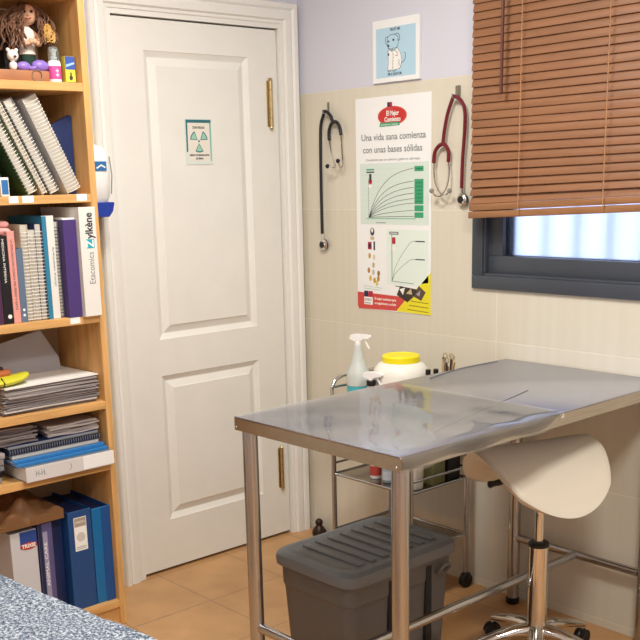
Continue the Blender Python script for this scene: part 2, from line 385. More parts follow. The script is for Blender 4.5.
# ================================================================== WALL THINGS
# radiation sign on the door
def wallX(x, y, z): return frame((x, y, z), (0, 1, 0), (0, 0, 1))     # faces +x
def wallY(x, y, z): return frame((x, y, z), (1, 0, 0), (0, 0, 1))     # faces -y
Wd, Hd = .121, .162
mb = MB(wallX(F + .001, -.557, 1.533))
mb.prism([(0, 0), (Wd, 0), (Wd, Hd), (0, Hd)], 0, .0015, mat('sign_laminate', 'DCE5DE', .3))
mb.prism([(.012, .012), (Wd - .01, .012), (Wd - .01, Hd - .012), (.012, Hd - .012)], .0015, .0018, mat('sign_card', 'E9E3D6', .5))
mb.prism([(.004, Hd - .014), (Wd - .004, Hd - .014), (Wd - .004, Hd - .003), (.004, Hd - .003)], .0015, .0020, 'teald')
mb.prism([(.004, .045), (.010, .045), (.011, Hd - .014), (.004, Hd - .014)], .0015, .0020, 'teald').prism([(Wd - .010, .012), (Wd - .005, .012), (Wd - .004, Hd - .014), (Wd - .011, Hd - .014)], .0015, .0020, mat('print_teal_mid', '7FB5A8', .6))
mb.text('ZONA VIGILADA', .0115, Wd / 2, Hd - .031, .0019, 'ink', width=.055, bold=.0004)
cx, cy = Wd / 2, .083
for q in (90 + 120 + 60 - 0, 35, 145):
    q = math.radians(q)
    for rr, mm, zz in ((.040, 'teald', .0021), (.036, 'teall', .0024)):
        s_ = math.radians(27 if mm == 'teald' else 22); r0 = .007 if mm == 'teald' else .011
        pts = [(cx + r0 * math.cos(q), cy + r0 * math.sin(q))] + [(cx + rr * math.cos(q + s_ * k / 4), cy + rr * math.sin(q + s_ * k / 4)) for k in range(-4, 5)]
        mb.prism(pts, .0018, zz, mm)
mb.ell(cx, cy, .004, .004, .0018, .0023, 'teald', 12)
mb.text('RIESGO DE IRRADIACION', .009, Wd / 2, .033, .0019, 'ink', width=.088, bold=.0004); mb.text('EXTERNA', .009, Wd / 2, .021, .0019, 'ink', width=.034, bold=.0004)
mb.obj('warning_sign', label='small laminated radiation warning sign with green trefoil taped to the white door', cat='sign')

# soap dispenser
ds = thing('soap_dispenser', (0, -1.01, 1.37), 'white wall soap dispenser with blue push lever between bookshelf and door', 'soap dispenser')
mb = MB(); vs = []; K = 16
secs = [(1.412, .118, .056), (1.43, .130, .060), (1.48, .136, .062), (1.53, .138, .062), (1.57, .130, .060), (1.592, .108, .052), (1.603, .07, .040), (1.606, .02, .03)]
for (z, d, hw) in secs:
    for k in range(K + 1):
        a = -PI / 2 + PI * k / K; c, s_ = math.cos(a), math.sin(a)
        vs.append((max(.0005, d * abs(c) ** .45), -1.007 + hw * (abs(s_) ** .6) * (1 if s_ > 0 else -1), z))
n1 = K + 1; fs = []
for i in range(len(secs) - 1):
    for k in range(K): fs.append((i * n1 + k, i * n1 + k + 1, (i + 1) * n1 + k + 1, (i + 1) * n1 + k))
    fs.append((i * n1 + K, i * n1, (i + 1) * n1, (i + 1) * n1 + K))
fs += [tuple(range(n1))[::-1], tuple((len(secs) - 1) * n1 + k for k in range(n1))]
mb.add(vs, fs, 'white'); mb.obj('body', ds, ang=50)
MB().tube([(.134, -.965, 1.44), (.1395, -.962, 1.50), (.134, -.965, 1.56)], .0022, 'inkgrey', n=6).obj('seam', ds)
mb = MB(wallX(.1375, -1.03, 1.515)); mb.prism([(0, 0), (.050, 0), (.050, .030), (0, .030)], 0, .002, mat('sticker_blue', '2F6FA8', .4)); mb.line([(.012, .008), (.03, .018), (.045, .010)], .005, .002, .0025, 'paper'); mb.obj('sticker', ds, label='blue and white sticker')
mb = MB(); mb.prism([(-.052, 0), (-.050, -.035), (-.03, -.048), (.03, -.048), (.045, -.030), (.052, -.004), (.050, 0)], .002, .128, 'blue', X=wallX(0, -1.003, 1.413)); mb.obj('push_lever', ds, label='dark blue push lever', bevel=.004)

# dog picture
x0, z0, PW, PH = .421, 1.800, .225, .212
mb = MB(wallY(x0, -.002, z0)); mb.prism([(0, 0), (PW, 0), (PW, PH), (0, PH)], -.001, .010, 'poster')
A, B = .010, .0104
mb.prism([(.017, .016), (PW - .017, .016), (PW - .017, PH - .028), (.017, PH - .028)], A, B, 'sky')
def L(pts, m='ink', wd=.0018, z=.0108, c=True): mb.line([tuple(p)[:2] for p in spline([(a, b, 0) for a, b in pts], 5)], wd, B - .0001, z, m)
body = [(.075, .040), (.078, .075), (.074, .095), (.082, .112), (.100, .108), (.118, .114), (.135, .095), (.142, .070), (.136, .046), (.120, .040)]
mb.prism(body, B, .0106, 'paper')
head = [(.073, .150), (.088, .158), (.108, .158), (.124, .148), (.126, .130), (.118, .112), (.100, .104), (.086, .108), (.074, .122)]
mb.prism(head, B, .01065, 'sky'); L(head + [head[0]]); L(body + [body[0]], wd=.0012)
L([(.110, .158), (.124, .160), (.132, .150), (.131, .136), (.122, .140)]); L([(.076, .152), (.066, .152), (.064, .136), (.070, .126)])
mb.ell(.078, .122, .005, .0045, B, .0112, 'ink', 12); mb.ell(.079, .137, .004, .003, B, .0112, 'ink', 12); mb.ell(.103, .140, .005, .004, B, .0112, 'ink', 12)
L([(.084, .112), (.094, .110), (.102, .114)]); L([(.088, .106), (.100, .095), (.098, .060), (.097, .042)], wd=.001)
for q in range(5): mb.ell(.103, .092 - q * .011, .0012, .0012, B, .0112, 'ink', 8)
L([(.108, .104), (.120, .098), (.122, .084)], 'ink', .0014); L([(.112, .088), (.120, .085)], 'red', .002)
L([(.142, .060), (.156, .068), (.160, .088), (.152, .094)]); L([(.136, .046), (.130, .060), (.124, .052)], wd=.001); L([(.124, .072), (.130, .070), (.130, .062), (.124, .064)], wd=.001)
L([(.078, .040), (.076, .036), (.086, .034), (.090, .040)]); L([(.100, .040), (.100, .035), (.112, .035), (.114, .040)]); mb.ell(.079, .093, .003, .005, B, .0112, 'ink', 10)
mb.text('TRUST ME', .0125, .110, PH - .037, .0106, 'ink', width=.050, bold=.0003); mb.text("I'M A DOGTOR", .0125, .108, .0255, .0106, 'ink', width=.068, bold=.0003)
mb.obj('picture', label='small light blue picture of a dog in a white coat above the wall tiles', cat='picture')

# large veterinary poster
x0, z0, PW, PH = .318, .976, .376, .778
mb = MB(wallY(x0, -.0015, z0)); A, B, C_ = .0008, .0012, .0016
def bez(x): return x
# sheet with a gentle curl at the lower left corner
K1, K2 = 10, 16; vs = []
for j in range(K2 + 1):
    for i in range(K1 + 1):
        u, v = PW * i / K1, PH * j / K2
        vs.append((u, v, 0))
fs = [(j * (K1 + 1) + i, j * (K1 + 1) + i + 1, (j + 1) * (K1 + 1) + i + 1, (j + 1) * (K1 + 1) + i) for j in range(K2) for i in range(K1)]
mb.prism([(0, .012), (.006, 0), (PW, 0), (PW, PH), (0, PH)], -.001, A, 'poster')
def rect(a, b, c, d, m, z=B): mb.prism([(a, b), (c, b), (c, d), (a, d)], A - .0002, z, m)
SH_ = mb.M.copy(); mb.M = SH_ @ Matrix.Translation((.004, .018, 0))
# logo
mb.ell(.184, .690, .072, .034, A, B, 'red'); mb.ell(.184, .690, .066, .029, B, B + .0001, mat('print_red2', 'C9302E', .6))
rect(.160, .722, .172, .738, 'navy'); rect(.172, .722, .184, .738, mat('print_crimson', 'B5243A', .6)); rect(.155, .712, .190, .722, 'red', C_)
mb.prism([(.120, .654), (.222, .656), (.218, .668), (.124, .668)], A, C_, 'green')
mb.text('El Mejor', .024, .186, .699, C_, 'paper', width=.062, bold=.0006); mb.text('Comienzo', .022, .186, .678, C_, 'paper', width=.080, bold=.0006)
mb.text('primeros meses', .010, .171, .661, C_ + .0001, 'paper', width=.085)
mb.text('Una vida sana comienza', .034, .186, .618, B, 'inkgrey', width=.320, bold=.0004); mb.text('con unas bases sólidas', .034, .182, .574, B, 'inkgrey', width=.296, bold=.0004)
mb.text('Crecimiento para un cachorro y gatito en cada etapa', .012, .184, .538, B, 'inkgrey', width=.27)
mb.M = SH_ @ Matrix.Translation((.003, .022, 0))
# growth chart
rect(.018, .300, .362, .522, 'gtint'); 
for k in range(9): mb.line([(.020, .318 + k * .023), (.29, .318 + k * .023)], .0006, B, B + .0002, mat('print_grid', 'BBD6C4', .6))
ox, oy = .062, .325
for (ve, bend) in ((.500, .93), (.455, .72), (.433, .66), (.413, .6), (.394, .55), (.378, .5), (.352, .4), (.331, .3)):
    pts = [(ox + (.29 - ox) * t, oy + (ve - oy) * (1 - math.exp(-3.2 * bend * 1.4 * t * (1 if bend < .9 else .75))) / (1 - math.exp(-3.2 * bend * 1.4 * (1 if bend < .9 else .75)))) for t in [k / 14 for k in range(15)]]
    mb.line(pts, .0017, B, C_, 'ink')
mb.line([(ox, .322), (ox, .47)], .0015, B, C_, 'inkgrey'); mb.line([(.05, .322), (.30, .322)], .002, B, C_, 'green')
rect(.052, .497, .092, .502, 'green', C_); rect(.052, .488, .092, .493, 'ink', C_)
rect(.066, .460, .078, .484, 'ink', C_); mb.ell(.072, .456, .009, .010, B, C_, mat('print_crimson', 'B5243A', .6)); mb.ell(.071, .440, .009, .007, B, C_, 'paper')
for (a, b) in ((.489, .507), (.374, .462), (.349, .370), (.326, .345)): rect(.294, a, .337, b, 'green', C_)
for k in range(6): mb.line([(.300, .384 + k * .013), (.331, .384 + k * .013)], .003, C_, C_ + .0002, mat('print_green_dark', '1D7A50', .6))
mb.line([(.300, .498), (.331, .498)], .004, C_, C_ + .0002, mat('print_green_dark', '1D7A50', .6)); mb.line([(.10, .306), (.15, .306)], .003, B, C_, 'inkgrey')
mb.M = SH_ @ Matrix.Translation((.002, .014, 0))
# second chart
rect(.155, .088, .362, .290, mat('print_pale_green', 'E2EEE4', .6)); ox, oy = .182, .100
mb.line([(ox, oy), (ox, .272)], .0022, B, C_, 'ink'); mb.line([(ox, oy), (.29, oy - .004)], .0016, B, C_, 'ink')
for ve in (.250, .185):
    mb.line([(ox + (.34 - ox) * t, oy + (ve - oy) * min(1, (t / .62) ** .62 * (1 - .0 * t))) for t in [k / 12 for k in range(13)]], .0016, B, C_, 'inkgrey')
    mb.line([(.30, ve), (.345, ve)], .004, B, C_, 'ink')
rect(.170, .272, .215, .282, 'ink', C_); rect(.174, .275, .211, .279, 'gtint', C_ + .0002); rect(.184, .238, .200, .262, mat('print_crimson', 'B5243A', .6), C_); mb.ell(.191, .222, .010, .010, B, C_, 'paper'); mb.line([(.20, .083), (.235, .080)], .003, B, C_, 'ink')
# column of pictures on the left
mb.ell(.080, .280, .011, .015, A, B, 'ink', 16); mb.ell(.080, .285, .005, .008, B, C_, 'paper', 12); rect(.070, .250, .090, .262, mat('print_tan', 'C9B48C', .6))
rect(.056, .214, .076, .242, mat('print_crimson', 'B5243A', .6)); rect(.060, .220, .072, .236, 'navy', C_); rect(.086, .212, .094, .244, 'navy')
for (u, v, c) in ((.065, .19, 'C8A24A'), (.088, .185, 'D9D2C0'), (.085, .155, 'C3B490'), (.060, .135, 'B5803C'), (.084, .128, 'C9BFA8'), (.068, .105, 'D4B24A'), (.090, .098, 'C79B3E'), (.110, .105, 'B48A34'), (.112, .125, '8C6A38'), (.102, .088, 'D8C06A')):
    mb.ell(u, v, .007, .011, A, B, mat('print_' + c, c, .6), 10)
mb.line([(.035, .075), (.13, .070)], .0018, A, B, mat('print_green_line', '9CC8AC', .6)); mb.line([(.030, .066), (.12, .062)], .0018, A, B, mat('print_green_line', '9CC8AC', .6))
mb.M = SH_
# bottom bands
mb.prism([(0, .012), (.006, 0), (.205, .004), (.262, .058), (0, .064)], A - .0002, B, 'red')
mb.prism([(.205, .003), (.376, .0), (.376, .06), (.262, .058)], A - .0002, B, 'lime'); mb.prism([(.262, .058), (.376, .06), (.376, .118), (.330, .112)], A - .0002, B + .0001, 'lime'); mb.prism([(.330, .112), (.376, .118), (.376, .155)], A - .0002, B, 'lime')
rect(.036, .048, .058, .070, 'navy', C_); rect(.060, .048, .082, .070, mat('print_crimson', 'B5243A', .6), C_); rect(.036, .018, .082, .047, 'paper', C_); mb.text('ESSO', .012, .058, .036, C_ + .0001, 'ink', width=.034); mb.line([(.040, .024), (.072, .024)], .003, C_, C_ + .0002, 'inkgrey')
mb.text('El mejor comienzo para', .013, .148, .043, B, 'paper', width=.112, bold=.0003); mb.text('un seguimiento a su lado', .013, .148, .026, B, 'paper', width=.112, bold=.0003)
mb.prism([(.208, .064), (.262, .040), (.290, .060), (.312, .090), (.225, .098)], A, C_, mat('print_photo', '3B322C', .5)); mb.prism([(.222, .086), (.250, .094), (.240, .066)], C_, C_ + .0002, 'paper'); mb.prism([(.255, .072), (.280, .092), (.286, .070)], C_, C_ + .0002, mat('print_tan', 'C9B48C', .6))
mb.prism([(.292, .064), (.330, .050), (.352, .082), (.318, .104)], A, C_, mat('print_photo2', '5A4A3C', .5)); mb.prism([(.305, .072), (.322, .066), (.326, .088)], C_, C_ + .0002, mat('print_lilac', 'A9A0B8', .6))
for k in range(3): mb.line([(.262 + k * .008, .014 + k * .016), (.365, .010 + k * .016)], .003, B, C_, mat('print_olive', '8C8428', .6))
mb.obj('poster', label='tall white growth chart poster with red and yellow foot between the two stethoscopes', cat='poster')

# wall hooks and stethoscopes
def hook(x, z, wd, label):
    t = MB(); t.rbox((x - wd / 2, -.006, z), (x + wd / 2, -.0005, z + .042), mat('hook_grey', '8C8676', .35, .6), .002)
    t.tube(spline([(x, -.004, z + .012), (x, -.016, z + .004), (x, -.030, z + .002), (x, -.032, z + .014)], 5), .003, 'tube', n=8)
    t.obj('wall_hook', label=label, cat='hook')
hook(.170, 1.712, .008, 'narrow grey wall hook holding the black stethoscope'); hook(.813, 1.722, .020, 'wide grey wall hook holding the dark red stethoscope')
def steth(name_lab, tube_m, path_main, path_y, arms, ears, chest, org):
    sh = lambda P: [(x + .012 * min(1, max(0, (1.735 - z) / .03)), y, z) for x, y, z in P]
    path_main = sh(path_main); arms = [sh(a) for a in arms]; ears = [(sh(e), t_) for e, t_ in ears]; chest = sh([chest])[0]
    t = thing('stethoscope', org, name_lab, 'stethoscope')
    MB().tube(spline(path_main, 10), .0062, tube_m, n=10).obj('tubing', t)
    mb = MB()
    for a in arms: mb.tube(spline(a, 8), [.0068] * (8 * (len(a) - 1)) + [.0055], tube_m, n=10)
    mb.obj('yoke', t)
    for (e, tip) in ears:
        o = MB().tube(spline(e, 8), .0028, 'chrome', n=8).obj('ear_tube', t)
        a, b = Vector(e[-2]), Vector(e[-1]); d = (b - a).normalized()
        MB().ball(b + d * .004, .0085, tip, n=10).obj('ear_tip', o)
    c = Vector(chest); mb = MB()
    X = Matrix.Translation(c) @ Matrix.Rotation(PI / 2, 4, 'X')
    mb.lathe((0, 0, 0), [(.020, -.002), (.022, .002), (.021, .006), (.016, .008), (.012, .012)], 'chrome', n=24, X=X); mb.cyl((c.x, c.y - .004, c.z + .016), (c.x, c.y - .004, c.z + .042), .0048, 'chrome', n=10)
    o = mb.obj('chest_piece', t)
    mb = MB(); mb.lathe((0, 0, 0), [(.0215, -.003), (.0225, .002), (.0200, .005)], 'black', n=24, X=X); mb.lathe((0, 0, 0), [(.0125, .012), (.0118, .014)], 'black', n=24, X=X); mb.obj('diaphragm_rim', o)
Y = -.020
steth('black stethoscope hanging from the narrow hook left of the tall poster', 'blktube',
      [(.128, Y, 1.258), (.127, Y, 1.40), (.128, Y, 1.58), (.132, Y, 1.665), (.146, Y, 1.702), (.168, -.024, 1.720), (.186, Y, 1.704), (.198, Y, 1.682)], None,
      [[(.200, Y, 1.680), (.186, Y, 1.664), (.178, Y, 1.640), (.179, Y, 1.612)], [(.200, Y, 1.680), (.222, Y, 1.676), (.238, Y, 1.656), (.244, Y, 1.628)], [(.190, Y, 1.700), (.200, Y, 1.680), (.204, Y, 1.676)]],
      [([(.179, Y, 1.614), (.192, -.026, 1.575), (.215, -.034, 1.535), (.232, -.040, 1.516), (.222, -.046, 1.511), (.203, -.050, 1.515)], 'dark'), ([(.244, Y, 1.630), (.250, -.022, 1.580), (.256, -.025, 1.540), (.262, -.03, 1.518), (.252, -.034, 1.510), (.246, -.038, 1.530)], 'dark')],
      (.128, -.012, 1.215), (.17, Y, 1.2))
steth('dark red stethoscope hanging from the wide hook between poster and blind', 'burg',
      [(.835, Y, 1.426), (.838, Y, 1.52), (.846, Y, 1.62), (.845, Y, 1.680), (.832, Y, 1.712), (.813, -.026, 1.728), (.792, Y, 1.714), (.770, Y, 1.672), (.757, Y, 1.62), (.750, Y, 1.575)], None,
      [[(.750, Y, 1.576), (.730, Y, 1.568), (.714, Y, 1.548), (.709, Y, 1.512)], [(.750, Y, 1.576), (.764, Y, 1.568), (.776, Y, 1.548), (.775, Y, 1.514)]],
      [([(.710, Y, 1.514), (.712, -.022, 1.475), (.724, -.026, 1.440), (.748, -.030, 1.412), (.775, -.034, 1.404), (.792, -.036, 1.416)], mat('ear_tip_grey', '8A8678', .5)), ([(.775, Y, 1.516), (.782, -.024, 1.475), (.776, -.030, 1.430), (.755, -.036, 1.402), (.736, -.04, 1.402), (.722, -.042, 1.416)], mat('ear_tip_grey', '8A8678', .5))],
      (.834, -.012, 1.388), (.80, Y, 1.37))

# ================================================================== BOOKSHELF
SX, SR, SL = .30, -1.118, -1.92
TH = .022
bs = thing('bookshelf', (.15, (SR + SL) / 2, 0), 'tall light oak bookshelf full of books, binders and papers left of the door', 'bookshelf')
MB().rbox((.004, SR - TH, 0), (SX, SR, 2.045), 'oak', .001, 1).obj('side_panel', bs); MB().rbox((.004, SL, 0), (SX, SL + TH, 2.045), 'oak', .001, 1).obj('side_panel', bs)
MB().box((.006, SL + TH, .02), (.014, SR - TH, 2.01), 'backb').obj('back_panel', bs)
SH = dict(top=2.038, a=1.772, b=1.444, c=1.068, d=.785, e=.578, f=.090)
for k, z in SH.items():
    o = MB().rbox((.014, SL + TH, z - .025), (SX - .001, SR - TH, z), 'oakh', .001, 1).obj('shelf', bs)
    if k in ('b', 'c'):
        for (ya, yb) in (((-1.415, -1.385), (-1.372, -1.335), (-1.19, -1.155)) if k == 'b' else ((-1.245, -1.21),)):
            MB().box((SX - .001, ya, z - .020), (SX, yb, z + .0005), 'paper').obj('shelf_label', o, label='white paper label')
MB().box((SX - .03, SL + TH, 0), (SX - .012, SR - TH, .065), 'oakh').obj('plinth', bs)

# a generic book or notebook standing on a shelf, spine to the room. local: y 0..th, z 0..h, x 0 (back) .. d (spine)
def book(name, label, cat, y, z, th, h, d, cover, pages='paper', xf=.275, lean=0, spiral=None, hard=.002, spine=None, group=None, tilt=0, deco=None):
    X = Matrix.Translation((xf - d, y, z)) @ Matrix.Rotation(math.radians(lean), 4, 'X')
    t = thing(name, (xf - d / 2, y + th / 2, z), label, cat, group)
    if spiral:
        mb = MB(); mb.box((0, 0, 0), (d - .004, .0016, h), cover, X).box((0, th - .0016, 0), (d - .004, th, h), cover, X); mb.obj('cover', t)
        MB().box((.002, .0016, .002), (d - .009, th - .0016, h - .002), pages, X).box((d - .009, .0016, .002), (d - .0085, th - .0016, h - .002), mat('page_edge_grey', 'C6C0B4', .7), X).obj('pages', t)
        mb = MB(); nn = int((h - .01) / .0105)
        for i in range(nn):
            zz = .006 + i * .0105; r = th / 2 + .0012
            pts = [(d - .006 + r * .75 * math.cos(q) , th / 2 + r * math.sin(q), zz) for q in [(-100 + 200 * k / 8) * PI / 180 for k in range(9)]]
            mb.tube(pts, .0012, spiral, n=5, X=X)
        mb.obj('spiral_binding', t)
    else:
        mb = MB(); mb.box((0, 0, 0), (d, hard, h), cover, X).box((0, th - hard, 0), (d, th, h), cover, X); mb.obj('cover', t)
        mb = MB(); mb.rbox((d - hard, 0, 0), (d + .0015, th, h), spine or cover, .001, 1, X)
        if deco: deco(mb, X, th, h, d + .0015)
        mb.obj('spine', t)
        MB().box((.004, hard, .004), (d - hard, th - hard, h - .004), pages, X).obj('pages', t)
    return t
def side(X, x=0): return X @ Matrix(((0, 0, 1, x), (1, 0, 0, 0), (0, 1, 0, 0), (0, 0, 0, 1)))   # local (y,z) drawing plane on the spine
def spine_text(s_, size, yc, zc, m, width=None, down=False):
    def f(mb, X, th, h, x):
        Rm = Matrix.Rotation(PI / 2 * (-1 if down else 1), 4, 'Z')
        T = side(X, x) @ Matrix.Translation((yc if yc is not None else th / 2, zc, 0)) @ Rm
        mb.text(s_, size, 0, 0, .0003, m, width=width, X=T)
    return f
cols = dict(pk=mat('cover_salmon', 'E39A90', .5), pl=mat('cover_purple', '4A3674', .45), dpl=mat('cover_plum', '4B2647', .45), bk=mat('cover_black', '17151A', .4), gb=mat('cover_greyblue', '5F7187', .5),
            gn=mat('cover_green', '3A5A34', .5, var=.3, vscale=30), cr=mat('cover_cream', 'D9D0B8', .6), wh=mat('cover_white', 'E6E2DA', .5), tl=mat('cover_teal', '2E7D9E', .4), nb=mat('cover_navy', '1D2C58', .5),
            lb=mat('cover_blue', '2F79B8', .45), bb=mat('binder_blue', '234A80', .5), bb2=mat('binder_bright_blue', '1A6CA6', .4), bb3=mat('binder_mid_blue', '1F4F8E', .45), gd=mat('cover_darkgreen', '27352B', .5, var=.4, vscale=20), gy=mat('cover_grey', '7E8288', .5))
coil = mat('coil_white', 'E4E0D8', .4); coild = mat('coil_dark', '3A3A40', .4)

# --- third level: row of upright books
z = SH['c']
def deco_dots(mb, X, th, h, x):
    T = side(X, x); mb.ell(th * .62, .022, .0065, .0065, 0, .0003, 'paper', 14, X=T); spine_text('MEDICINA INTERNA', .010, None, h * .72, 'paper', .13, True)(mb, X, th, h, x)
book('book', 'plum spined book at the left end of the upright row, beside the black book', 'book', -1.4815, z, .0280, .250, .20, cols['dpl'])
book('book', 'thick black spined book standing beside the salmon pink book', 'book', -1.4530, z, .0320, .262, .20, cols['bk'], deco=deco_dots)
book('book', 'salmon pink spined book in the upright row', 'book', -1.4205, z, .0235, .275, .20, cols['pk'], deco=spine_text('LA EXPLORACION CLINICA DEL PERRO Y GATO', .010, None, .145, 'ink', .21, True))
def deco_2dot(mb, X, th, h, x):
    T = side(X, x); mb.ell(th * .5, .022, .004, .004, 0, .0003, 'paper', 10, X=T); mb.ell(th * .5, .038, .004, .004, 0, .0003, 'paper', 10, X=T)
book('book', 'short grey blue book between the salmon book and the spiral manuals', 'book', -1.3965, z, .0220, .222, .19, cols['gb'], deco=deco_2dot)
book('spiral_manual', 'cream spiral bound manual, leftmost of the coil bound row', 'notebook', -1.3740, z, .0240, .292, .21, cols['cr'], spiral=coil)
book('spiral_manual', 'lower spiral bound manual with red corner between two coil bound manuals', 'notebook', -1.3490, z, .0210, .275, .21, cols['wh'], spiral=coil)
book('spiral_manual', 'dark covered spiral manual with white coil beside the blue and white folder', 'notebook', -1.3270, z, .0230, .292, .21, cols['nb'], spiral=coil)
t = book('folder', 'blue and white glossy folder standing among the upright books', 'folder', -1.3030, z, .0400, .315, .22, cols['tl'], spine=cols['wh'], deco=spine_text('clinica veterinaria', .010, .03, .16, 'teald', .12))
MB().box((.2755, -1.303, z + .001), (.2775, -1.289, z + .314), cols['tl']).obj('blue_edge', t)
book('spiral_manual', 'thin grey spiral manual beside the purple binder', 'notebook', -1.2620, z, .0150, .297, .21, cols['gy'], spiral=coild)
t = book('box_file', 'purple box file with white inner edges beside the white binder', 'box file', -1.2460, z, .0455, .300, .22, cols['pl'], xf=.300)
MB().box((.085, -1.2445, z + .3005), (.297, -1.202, z + .306), 'paper').obj('page_edge', t)
def deco_binder(mb, X, th, h, x):
    T = side(X, x) @ Matrix.Translation((th * .58, .215, 0)) @ Matrix.Rotation(PI / 2, 4, 'Z')
    mb.prism([(-.004, -.014), (.024, -.014), (.024, .014), (-.004, .014)], 0, .0003, mat('print_cyan', '2AA7B8', .5), X=T)
    mb.text('Z', .036, .010, 0, .0004, 'paper', X=T, bold=.0008); mb.text('ylkène', .036, .026, 0, .0003, 'ink', align='LEFT', width=.080, X=T, bold=.001)
    T = side(X, x) @ Matrix.Translation((th * .58, .150, 0)) @ Matrix.Rotation(PI / 2, 4, 'Z')
    mb.text('Etacomics', .030, 0, 0, .0003, 'inkgrey', width=.098, X=T)
bt = book('binder', 'large white binder with printed spine standing against the right side panel', 'binder', -1.2000, z, .0585, .337, .24, cols['wh'], xf=.319, deco=deco_binder)

# pink rolled towels lying above the left books
for k in range(2):
    mb = MB(); zz = z + .2645 + .020 * k; mb.tube(spline([(.24, -1.468, zz + .011), (.245, -1.44, zz + .012), (.25, -1.415, zz + .011), (.252, -1.395 - .004 * k, zz + .010)], 5), [.0098] * 12 + [.009, .007, .004, .002], mat('pink_fabric', 'E8A9A6', .7, bump=.1), n=12)
    mb.obj('glove', label=('pink finger shaped rubber piece lying directly on the black book', 'pink finger shaped rubber piece lying uppermost over the black book')[k], cat='glove')

# --- second level: leaning spiral notebooks
z = SH['b']
book('picture_book', 'dark green photo covered book leaning at the far left of its shelf', 'book', -1.436, z, .045, .285, .20, cols['gd'], lean=26, xf=.262)
book('spiral_notebook', 'green spiral notebook leaning left of the cream spiral notebook', 'notebook', -1.334, z, .030, .300, .21, cols['gn'], lean=26, spiral=coil, pages=cols['cr'])
book('spiral_notebook', 'cream spiral notebook leaning between the green and the white ones', 'notebook', -1.2875, z, .016, .300, .21, cols['cr'], lean=26, spiral=coil)
book('spiral_notebook', 'thick grey coil notebook leaning in the middle of the sloping row', 'notebook', -1.2605, z, .030, .300, .21, cols['gy'], lean=26, spiral=coil, pages=cols['wh'])
book('spiral_notebook', 'white thick spiral notebook leaning rightmost of the sloping row', 'notebook', -1.2015, z, .047, .305, .21, cols['wh'], lean=25, spiral=coil)
MB(wallX(.205, 0, 0)).prism([(-1.168, z + .0005), (-1.1425, z + .0005), (-1.1425, z + .236), (-1.150, z + .240), (-1.222, z + .205), (-1.218, z + .17)], 0, .012, cols['nb']).obj('folder', label='dark blue folder standing against the side panel right of the leaning notebooks', cat='folder')
t = MB(); t.rbox((.255, -1.4445 + .02, z + .0005), (.275, -1.3985, z + .055), 'paper', .001); t.box((.275, -1.422, z + .006), (.2756, -1.401, z + .048), mat('sticker_blue', '2F6FA8', .4)); t.obj('small_box', label='tiny white and blue box at the far left foot of the leaning books', cat='box')

# --- top level: doll and ornaments
z = SH['a']
MB().rbox((.225, -1.52, z), (.292, -1.245, z + .030), mat('tan_wood_block', 'A9704C', .6, var=.12), .003).obj('wooden_tray', label='low reddish brown wooden block along the front of the top shelf', cat='wooden block')
dl = thing('doll', (.19, -1.258, z), 'handmade rag doll with long curly hair and white top on the top shelf', 'doll')
DXc, DYc = .19, -1.258; skin = mat('doll_skin', 'D9A887', .6); hair = mat('doll_hair', '6E4C36', .6, var=.35, vscale=60)
mb = MB(); mb.lathe((DXc, DYc, z + .082), [(.018, 0), (.026, .004), (.024, .030), (.028, .055), (.024, .072), (.012, .082), (.010, .092)], mat('doll_top', 'E6DACD', .8), n=18, sx=.75); mb.obj('top', dl)
mb = MB(); mb.lathe((DXc, DYc, z + .0), [(.022, 0), (.022, .03), (.022, .084)], mat('doll_trousers', '1E3A30', .8), n=16, sx=.7); mb.obj('trousers', dl)
XF = Matrix.Translation((DXc + .012, DYc + .004, 0)) @ Matrix.Rotation(math.radians(-24), 4, 'Z') @ Matrix.Translation((-DXc - .012, -DYc - .004, 0))
mb = MB(XF); mb.ball((DXc + .012, DYc + .004, z + .198), .027, skin, (.9, .95, 1.1), n=20); mb.ball((DXc + .037, DYc + .004, z + .195), .004, skin, n=8); mb.obj('head', dl)
mb = MB(XF)
for s_ in (-1, 1): mb.ball((DXc + .0345, DYc + .004 + s_ * .0100, z + .204), .0045, 'black', n=8)
mb.obj('eyes', dl); MB(XF).tube(spline([(DXc + .034, DYc - .004, z + .186), (DXc + .036, DYc + .004, z + .184), (DXc + .034, DYc + .012, z + .187)], 4), .0014, mat('mouth_red', '8E3A34', .5), n=6).obj('mouth', dl)
for s_ in (-1, 1):
    mb = MB(); mb.tube(spline([(DXc, DYc + s_ * .020, z + .150), (DXc + .018, DYc + s_ * .032, z + .134), (DXc + .032, DYc + s_ * .024, z + .114), (DXc + .036, DYc + s_ * .008, z + .118)], 5), .0078, skin, n=8); mb.ball((DXc + .038, DYc + s_ * .006, z + .120), .009, skin, n=8); mb.obj('arm', dl)
    MB().cyl((DXc + .006, DYc + s_ * .010, z + .0), (DXc + .004, DYc + s_ * .011, z + .03), .0085, mat('doll_trousers', '1E3A30', .8), n=10).obj('leg', dl)
mb = MB(); random.seed(3)
for k in range(80):
    a = random.uniform(.12 * PI, 1.88 * PI); sy, sx_ = math.sin(a), math.cos(a)
    side_ = 1 if sy > 0 else -1; ln = random.uniform(.06, .12) * (1 if sy > 0 else 1.1)
    p0 = Vector((DXc + .008 + .014 * sx_, DYc + .004 + .022 * sy, z + .222)); pts = [p0]
    out = random.uniform(.015, .055) * (1.15 if sy > 0 else 1.5); ph = random.uniform(0, 6); cr = random.uniform(.004, .010)
    for j in range(1, 14):
        u = j / 13
        pts.append(Vector((DXc + .008 + (.014 + .018 * u) * sx_ + cr * math.sin(ph + j * 1.3) * u + .012 * u, DYc + .004 + side_ * (.022 + out * min(1, 1.6 * u)) * max(.25, abs(sy)) + cr * math.cos(ph + j * 1.3) * u, z + .222 - ln * u ** 1.25 + .008 * math.sin(u * PI))))
    mb.tube(pts, .0024, hair, n=5)
